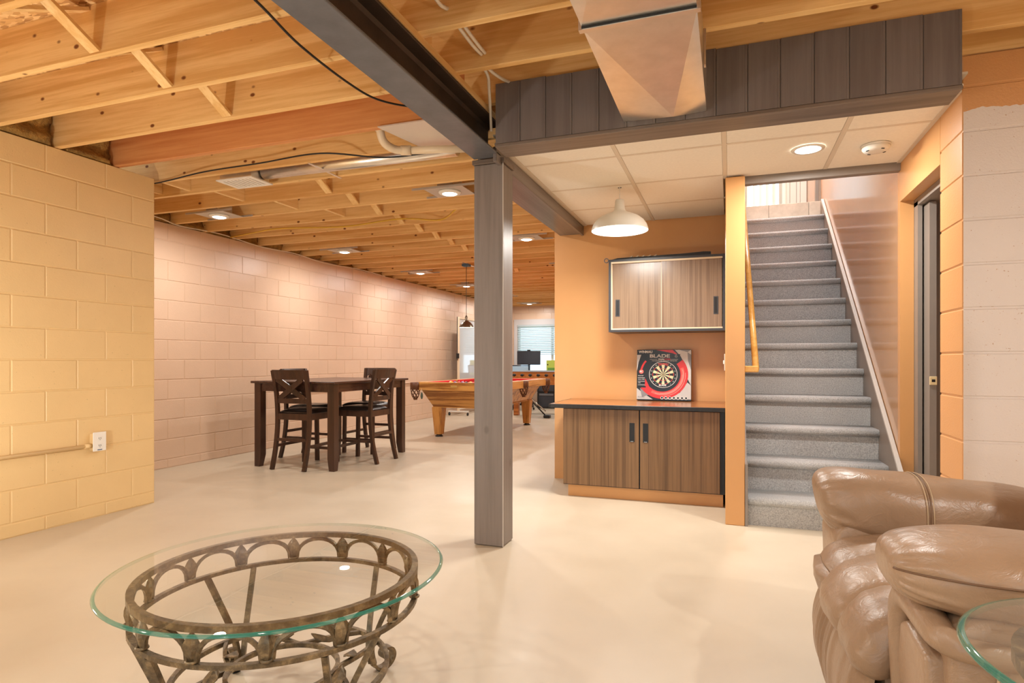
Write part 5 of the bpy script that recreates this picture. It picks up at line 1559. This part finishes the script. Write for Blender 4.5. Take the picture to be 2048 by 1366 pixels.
# six leather pockets with nets
for sx in (-1, 1):
    for py_ in (-PL + 0.02, 0.0, PL - 0.02):
        x = sx * (PW - 0.02) if py_ == 0 else sx * (PW - 0.02)
        o = MB().lathe([(0.060, 0.0), (0.075, 0.004), (0.075, 0.10), (0.060, 0.105)], (x, py_, 0.682), 16).build('pocket_cup', M_NET, t)
        m = MB()
        for k in range(7):
            a = 2 * math.pi * k / 7
            for s in (-1, 1):
                m.tube([(x + r * math.cos(a + s * q), py_ + r * math.sin(a + s * q), z) for r, q, z in ((0.066, 0, 0.682), (0.062, 0.45, 0.64), (0.052, 0.9, 0.60), (0.034, 1.35, 0.565))], 0.005, 5)
        m.lathe([(0.026, 0.0), (0.034, 0.03), (0.030, 0.035)], (x, py_, 0.535), 8)
        m.build('net', M_NET, o)
# triangle of balls left at the near end
ball_cols = [(226, 186, 60), (40, 60, 140), (190, 40, 40), (90, 50, 110), (220, 120, 50), (40, 100, 70), (110, 40, 40), (30, 30, 30), (232, 224, 206), (230, 200, 120)]
pts = [(-0.16, -0.93), (-0.102, -0.935), (-0.045, -0.93), (0.014, -0.936), (-0.13, -0.88), (-0.07, -0.88), (-0.012, -0.88), (0.07, -0.92), (-0.20, -0.87), (0.13, -0.90)]
bn = ['yellow', 'blue', 'red', 'purple', 'orange', 'green', 'maroon', 'black', 'white', 'cream']
R0 = Matrix.Rotation(math.radians(-0.6), 4, 'Z')
for (x, y), c, nme in zip(pts, ball_cols, bn):
    p = R0 @ Vector((x, y, 0))
    q = (p.x - 3.61, p.y + 8.92, 0.742)
    MB().ball((q[0], q[1], q[2] + 0.0286), 0.0286, 16, 10).solo('pool_ball', plain('ball_' + nme, rgb(*c), 0.12), nme + ' pool ball lying on the red cloth', 'ball', q, 'balls on the pool table')
# chalk holder hanging at the near left corner
t = thing('chalk_pouch', 'small dark chalk holder hanging from the pool table corner', 'holder', (-4.11, 7.79, 0.55))
MB().ball((-4.11, 7.71, 0.60), (0.018, 0.016, 0.05), 10, 8).build('pouch', plain('grey_green_rubber', rgb(70, 88, 78), 0.5), t)
MB().tube([(-4.12, 7.725, 0.70), (-4.115, 7.715, 0.67), (-4.11, 7.71, 0.64)], 0.003, 5).build('cord', M_CBL_W, t)

# pendant over the pool table
t = thing('metal_pendant', 'small brushed metal bell pendant hanging over the pool table', 'pendant lamp', (-3.607, 8.13, 1.58))
qx, qy, qz = -3.607, 8.13, 1.578
M_NICK = plain('brushed_nickel', rgb(128, 118, 102), 0.28, metal=0.9)
MB().lathe([(0.108, 0.0), (0.106, 0.008), (0.088, 0.045), (0.060, 0.075), (0.034, 0.092), (0.024, 0.105), (0.026, 0.118), (0.018, 0.13), (0.022, 0.145), (0.012, 0.17), (0.006, 0.175)], (qx, qy, qz), 28, cap=False).build('shade', M_NICK, t, smooth=True)
MB().lathe([(0.104, 0.001), (0.085, 0.043), (0.056, 0.073), (0.001, 0.08)], (qx, qy, qz), 28, cap=False).build('inner_reflector', emis('warm_reflector', (1, 0.85, 0.6, 1), 1.1), t, smooth=True)
MB().tube([(qx, qy, qz + 0.17), (qx, qy, 2.47)], 0.004, 8).build('cord', M_BLACK, t)
MB().box(qx - 0.05, qx + 0.05, qy - 0.05, qy + 0.05, 2.465, 2.501).build('ceiling_box', plain('blue_box', rgb(60, 92, 120), 0.5), t)
MB().box(qx - 0.012, qx + 0.012, 7.99, 8.40, 2.5012, 2.5058).build('mounting_bar', M_GALV, t)
area_lamp(t, (0, 0, 0.003), 0.17, 6.0)

# ================================================================== far end of the room
# windows with blinds
def slat_mat():
    m, nt, b = newmat('blind_slat')
    b.inputs['Base Color'].default_value = rgb(226, 236, 240)
    tl = nt.nodes.new('ShaderNodeBsdfTranslucent'); tl.inputs[0].default_value = rgb(206, 226, 236)
    mx = nt.nodes.new('ShaderNodeMixShader'); mx.inputs[0].default_value = 0.45
    nt.links.new(b.outputs[0], mx.inputs[1]); nt.links.new(tl.outputs[0], mx.inputs[2])
    nt.links.new(mx.outputs[0], nt.nodes['Material Output'].inputs[0])
    return m
M_SLAT = slat_mat()
M_WFRAME = plain('window_casing', rgb(200, 198, 200), 0.5)
for wi, (a, b_, z0, z1) in enumerate(WIN):
    w = struct('window_%d' % (wi + 1), MB().box(a, a + 0.05, Y_BACK + 0.02, Y_BACK + 0.12, z0, z1).box(b_ - 0.05, b_, Y_BACK + 0.02, Y_BACK + 0.12, z0, z1)
               .box(a + 0.05, b_ - 0.05, Y_BACK + 0.02, Y_BACK + 0.12, z1 - 0.05, z1).box(a + 0.05, b_ - 0.05, Y_BACK + 0.02, Y_BACK + 0.12, z0, z0 + 0.05)
               .box((a + b_) / 2 - 0.03, (a + b_) / 2 + 0.03, Y_BACK + 0.04, Y_BACK + 0.10, z0 + 0.05, z1 - 0.05), M_WHITEPAINT)
    for x0, x1 in ((a + 0.05, (a + b_) / 2 - 0.03), ((a + b_) / 2 + 0.03, b_ - 0.05)):
        MB().box(x0, x1, Y_BACK + 0.068, Y_BACK + 0.073, z0 + 0.05, z1 - 0.05).build('pane', M_PANE, w)
    MB().box(a - 0.09, b_ + 0.09, Y_BACK - 0.025, Y_BACK - 0.0045, z1 + 0.0, z1 + 0.14).box(a - 0.09, a, Y_BACK - 0.025, Y_BACK - 0.0045, z0 - 0.08, z1).box(b_, b_ + 0.09, Y_BACK - 0.025, Y_BACK - 0.0045, z0 - 0.08, z1).build('casing', M_WFRAME, w)
    MB().box(a - 0.1, b_ + 0.1, Y_BACK - 0.06, Y_BACK + 0.015, z0 - 0.03, z0 - 0.001).build('sill', M_WFRAME, w)
    bl = thing('window_blind', ('white horizontal blind half lowered over the window behind the monitor', 'white horizontal blind on the window hidden behind the post')[wi], 'blind', ((a + b_) / 2, Y_BACK - 0.01, z1 - 0.05))
    MB().box(a + 0.01, b_ - 0.01, Y_BACK - 0.035, Y_BACK + 0.01, z1 - 0.05, z1 - 0.002).build('headrail', M_SLAT, bl)
    zz = z1 - 0.075
    while zz > 1.30:
        MB().box(a + 0.012, b_ - 0.012, -0.024, 0.024, -0.0012, 0.0012).xform(Matrix.Translation((0, Y_BACK - 0.012, zz)) @ Matrix.Rotation(math.radians(52), 4, 'X')).build('slat', M_SLAT, bl)
        zz -= 0.046
    MB().box(a + 0.012, b_ - 0.012, Y_BACK - 0.03, Y_BACK + 0.005, zz - 0.005, zz + 0.016).build('bottom_rail', M_SLAT, bl)
    for x in (a + 0.16, b_ - 0.16):
        MB().tube([(x, Y_BACK - 0.04, z1 - 0.05), (x, Y_BACK - 0.04, zz + 0.01)], 0.002, 4).build('ladder_cord', M_SLAT, bl)
# outside ground and hedge
struct('ground_outside', MB().box(-12, 6, 15.3, 40, -0.2, 0.1), plain('lawn', rgb(120, 150, 90), 0.9))
struct('ground_patio', MB().box(-9, 7, -20, -3.45, -0.2, -0.02), plain('patio', rgb(190, 190, 186), 0.9))
# sliding door behind the camera
d3 = struct('door_3', MB().box(DOORW[0], DOORW[0] + 0.06, Y_REAR - 0.14, Y_REAR - 0.06, 0, DOORW[2]).box(DOORW[1] - 0.06, DOORW[1], Y_REAR - 0.14, Y_REAR - 0.06, 0, DOORW[2])
            .box(DOORW[0] + 0.06, DOORW[1] - 0.06, Y_REAR - 0.14, Y_REAR - 0.06, DOORW[2] - 0.06, DOORW[2]).box((DOORW[0] + DOORW[1]) / 2 - 0.05, (DOORW[0] + DOORW[1]) / 2 + 0.05, Y_REAR - 0.14, Y_REAR - 0.06, 0, DOORW[2] - 0.06), M_WHITEPAINT)
for x0, x1 in ((DOORW[0] + 0.06, (DOORW[0] + DOORW[1]) / 2 - 0.05), ((DOORW[0] + DOORW[1]) / 2 + 0.05, DOORW[1] - 0.06)):
    MB().box(x0, x1, Y_REAR - 0.103, Y_REAR - 0.097, 0.01, DOORW[2] - 0.06).build('pane', M_PANE, d3)

# rolling glossy marker board parked along the salmon wall
M_GLOSSB = plain('glossy_marker_board', rgb(214, 220, 226), 0.05, spec=0.9, coat=1.0)
M_BFRAME = plain('cream_board_frame', rgb(232, 212, 184), 0.4)
t = thing('rolling_board', 'glossy white marker board on a wheeled stand along the block wall', 'whiteboard', (-5.10, 12.1, 0))
wx = -5.10
MB().box(wx - 0.008, wx + 0.008, 11.13, 13.05, 0.62, 1.93).build('board', M_GLOSSB, t)
for y in (11.09, 13.052):
    MB().bevbox(wx - 0.02, wx + 0.02, y, y + 0.038, 0.09, 1.97, 0.003).build('upright', M_BFRAME, t)
    MB().bevbox(wx - 0.22, wx + 0.22, y - 0.002, y + 0.04, 0.065, 0.095, 0.003).build('foot_bar', M_WHITE, t)
    for x in (wx - 0.20, wx + 0.20):
        MB().tube([(x - 0.012, y + 0.02, 0.030), (x + 0.012, y + 0.02, 0.030)], 0.030, 12).box(x - 0.006, x + 0.006, y + 0.01, y + 0.03, 0.032, 0.065).build('caster', M_BLACK, t)
MB().box(wx - 0.02, wx + 0.02, 11.13, 13.05, 1.931, 1.965).build('board_frame', M_BFRAME, t)
MB().box(wx - 0.02, wx + 0.02, 11.13, 13.05, 0.585, 0.619).build('board_frame', M_BFRAME, t)
MB().box(wx - 0.02, wx + 0.02, 11.128, 13.052, 0.12, 0.16).build('stretcher', M_WHITE, t)
MB().box(wx - 0.022, wx - 0.008, 11.0855, 11.0895, 1.10, 1.97).build('edge_strip', M_BLACK, t)
MB().bevbox(wx - 0.03, wx + 0.03, 11.06, 11.085, 1.14, 1.24, 0.004).build('lock_knob', M_BLACK, t)

# football table behind the pool table
t = thing('foosball_table', 'wooden table football game with black rod handles behind the pool table', 'game table', (-3.35, 11.9, 0))
FX0, FX1, FY0, FY1 = -4.10, -2.75, 11.5, 12.25
M_FOOS = wood('foosball_wood', rgb(188, 118, 60), rgb(140, 78, 34), 'X', 1.0, 0.35)
MB().box(FX0, FX1, FY0, FY0 + 0.025, 0.62, 0.875).build('side_panel', M_FOOS, t)
MB().box(FX0, FX1, FY1 - 0.025, FY1, 0.62, 0.875).build('side_panel', M_FOOS, t)
for x in (FX0, FX1 - 0.025):
    MB().box(x, x + 0.025, FY0 + 0.0255, FY1 - 0.0255, 0.62, 0.875).build('end_panel', M_FOOS, t)
MB().box(FX0 + 0.0255, FX1 - 0.0255, FY0 + 0.0255, FY1 - 0.0255, 0.74, 0.75).build('playing_field', plain('green_field', rgb(70, 130, 80), 0.6), t)
MB().box(FX0 - 0.01, FX1 + 0.01, FY0 - 0.01, FY0 + 0.03, 0.8755, 0.892).box(FX0 - 0.01, FX1 + 0.01, FY1 - 0.03, FY1 + 0.01, 0.8755, 0.892).build('top_trim', plain('foos_trim', rgb(176, 190, 204), 0.4), t)
for k in range(8):
    x = FX0 + 0.09 + k * 0.165
    rd = MB().tube([(x, FY0 - 0.10, 0.81), (x, FY1 + 0.06, 0.81)], 0.008, 8).build('rod', M_CHROME, t)
    MB().lathe([(0.014, 0.0), (0.026, 0.01), (0.030, 0.04), (0.024, 0.09), (0.012, 0.10)], (0, 0, 0), 12).xform(Matrix.Translation((x, FY0 - 0.09, 0.81)) @ Matrix.Rotation(math.pi / 2, 4, 'X')).build('rod_handle', M_BLACK, rd)
    for q in range(2):
        MB().box(x - 0.012, x + 0.012, FY0 + 0.22 + q * 0.28, FY0 + 0.25 + q * 0.28, 0.765, 0.85).build('player', plain('player_' + str(k % 2), rgb(*((190, 50, 44), (50, 70, 150))[k % 2]), 0.4) if ('player_' + str(k % 2)) not in MATS else MATS['player_' + str(k % 2)], rd)
for x in (FX0 + 0.02, FX1 - 0.12):
    for y in (FY0 + 0.02, FY1 - 0.12):
        MB().bevbox(x, x + 0.10, y, y + 0.10, 0, 0.619, 0.004).build('leg', M_FOOS, t)

# desk by the window with a monitor and things on it
M_DESK = plain('grey_desk', rgb(150, 160, 172), 0.4)
t = thing('computer_desk', 'grey computer desk under the far window', 'desk', (-4.4, 14.4, 0))
MB().bevbox(-5.2, -3.4, 14.1, 14.75, 0.715, 0.745, 0.004).build('desktop', M_DESK, t)
for x in (-5.16, -3.44):
    MB().box(x, x + 0.03, 14.15, 14.7, 0, 0.7145).build('leg_panel', M_DESK, t)
t = thing('monitor', 'large dark computer monitor standing before the far window', 'monitor', (-4.66, 14.3, 0.746))
MB().bevbox(-4.965, -4.365, 14.28, 14.31, 0.99, 1.335, 0.006).build('casing', M_BLACK, t)
MB().box(-4.955, -4.375, 14.2785, 14.2795, 1.005, 1.327).build('screen', plain('dark_screen', rgb(62, 66, 76), 0.25), t)
MB().box(-4.69, -4.64, 14.311, 14.34, 0.76, 1.15).build('stand_neck', M_BLACK, t)
MB().bevbox(-4.80, -4.53, 14.24, 14.42, 0.7465, 0.760, 0.004).build('stand_foot', M_BLACK, t)
MB().box(-4.70, -4.62, 14.28, 14.30, 1.3355, 1.36).build('webcam', M_BLACK, t)
t = thing('cereal_carton', 'bright yellow-green carton standing by the far window', 'carton', (-4.07, 14.3, 0.746))
MB().bevbox(-4.20, -3.96, 14.25, 14.33, 0.746, 1.105, 0.002).build('carton', plain('lime_carton', rgb(206, 226, 96), 0.5), t)
MB().box(-4.17, -3.99, 14.2485, 14.2495, 0.85, 0.92).build('printed_band', plain('green_print', rgb(110, 170, 70), 0.5), t)
MB().box(-4.18, -4.15, 14.2485, 14.2495, 0.98, 1.01).build('printed_mark', P_BLACK, t)
MB().lathe([(0.03, 0), (0.032, 0.10), (0.014, 0.14), (0.014, 0.19), (0.001, 0.192)], (-5.02, 14.25, 0.746), 12).solo('spray_bottle', plain('teal_bottle', rgb(60, 160, 150), 0.3), 'teal bottle on the desk left of the monitor', 'bottle', (-5.02, 14.25, 0.746))

# steel-framed stacking chair in front of the desk
t = thing('folding_chair', 'pale blue folding chair with a dark tube frame before the monitor', 'chair', (-4.55, 13.5, 0))
M_TUBE = plain('dark_blue_tube', rgb(44, 58, 80), 0.35, metal=0.5)
for s in (-1, 1):
    x = -4.55 + s * 0.215
    MB().tube(catmull([(x, 13.62, 0.0), (x, 13.42, 0.45), (x, 13.30, 0.98)], 5), 0.012, 8).build('rear_frame', M_TUBE, t)
    MB().tube([(x, 13.20, 0.0), (x, 13.72, 0.44)], 0.012, 8).build('leg', M_TUBE, t)
MB().tube([(-4.765, 13.30, 0.98), (-4.335, 13.30, 0.98)], 0.012, 8).build('top_tube', M_TUBE, t)
MB().bevbox(-4.75, -4.35, 13.29, 13.31, 0.80, 0.965, 0.004).build('back_panel', plain('pale_blue_panel', rgb(168, 198, 222), 0.4), t)
MB().bevbox(-4.76, -4.34, 13.33, 13.75, 0.44, 0.465, 0.006).build('seat', plain('pale_blue_seat', rgb(160, 190, 214), 0.4), t)

# swivel chair base peeking under the pool table
t = thing('swivel_chair', 'dark swivel office chair with five casters beyond the pool table', 'chair', (-4.35, 12.85, 0))
for k in range(5):
    a = 2 * math.pi * k / 5 + 0.3
    ca, sa = math.cos(a), math.sin(a)
    MB().tube([(-4.35, 12.85, 0.13), (-4.35 + 0.26 * ca, 12.85 + 0.26 * sa, 0.075)], 0.018, 8).build('base_arm', M_BLACK, t)
    MB().ball((-4.35 + 0.26 * ca, 12.85 + 0.26 * sa, 0.028), (0.022, 0.022, 0.028), 10, 8).build('caster', M_BLACK, t)
MB().tube([(-4.35, 12.85, 0.10), (-4.35, 12.85, 0.42)], 0.025, 10).build('column', M_BLACK, t)
MB().bevbox(-4.58, -4.12, 12.62, 13.08, 0.42, 0.50, 0.03).build('seat', M_BLACK, t)

# folding stand and amplifier at the right edge of the opening
t = thing('folding_stand', 'black and silver folding X stand leaning beyond the pool table', 'stand', (-3.45, 11.1, 0))
MB().tube([(-3.30, 11.18, 0.035), (-3.80, 11.12, 0.55)], 0.013, 8).build('brace', M_BLACK, t)
MB().tube([(-3.36, 11.16, 0.10), (-3.72, 11.12, 0.40)], 0.011, 8).xform(Matrix.Translation((0.06, 0, 0.03))).build('brace', M_CHROME, t)
MB().tube([(-3.86, 11.12, 0.28), (-3.70, 11.12, 0.62)], 0.011, 8).build('strut', M_CHROME, t)
MB().bevbox(-3.34, -3.22, 11.12, 11.24, 0.0, 0.06, 0.01).build('rubber_foot', M_BLACK, t)
for z0, z1, nm, lb in ((0.0, 0.36, 'amplifier', 'black guitar amplifier standing on the floor by the far wall'), (0.3605, 0.80, 'speaker_cabinet', 'black speaker cabinet stacked on the amplifier')):
    t = thing(nm, lb, 'speaker', (-3.95, 13.6, z0))
    MB().bevbox(-4.17, -3.73, 13.4, 13.75, z0, z1, 0.008).build('cabinet', M_BLACK, t)
    MB().box(-4.13, -3.77, 13.392, 13.3995, z0 + 0.04, z1 - 0.08).build('grille', plain('grille_cloth', rgb(56, 58, 66), 0.8) if 'grille_cloth' not in MATS else MATS['grille_cloth'], t)
    MB().box(-4.12, -3.78, 13.394, 13.3995, z1 - 0.065, z1 - 0.02).build('control_panel', plain('amp_panel', rgb(120, 124, 132), 0.4, metal=0.5) if 'amp_panel' not in MATS else MATS['amp_panel'], t)
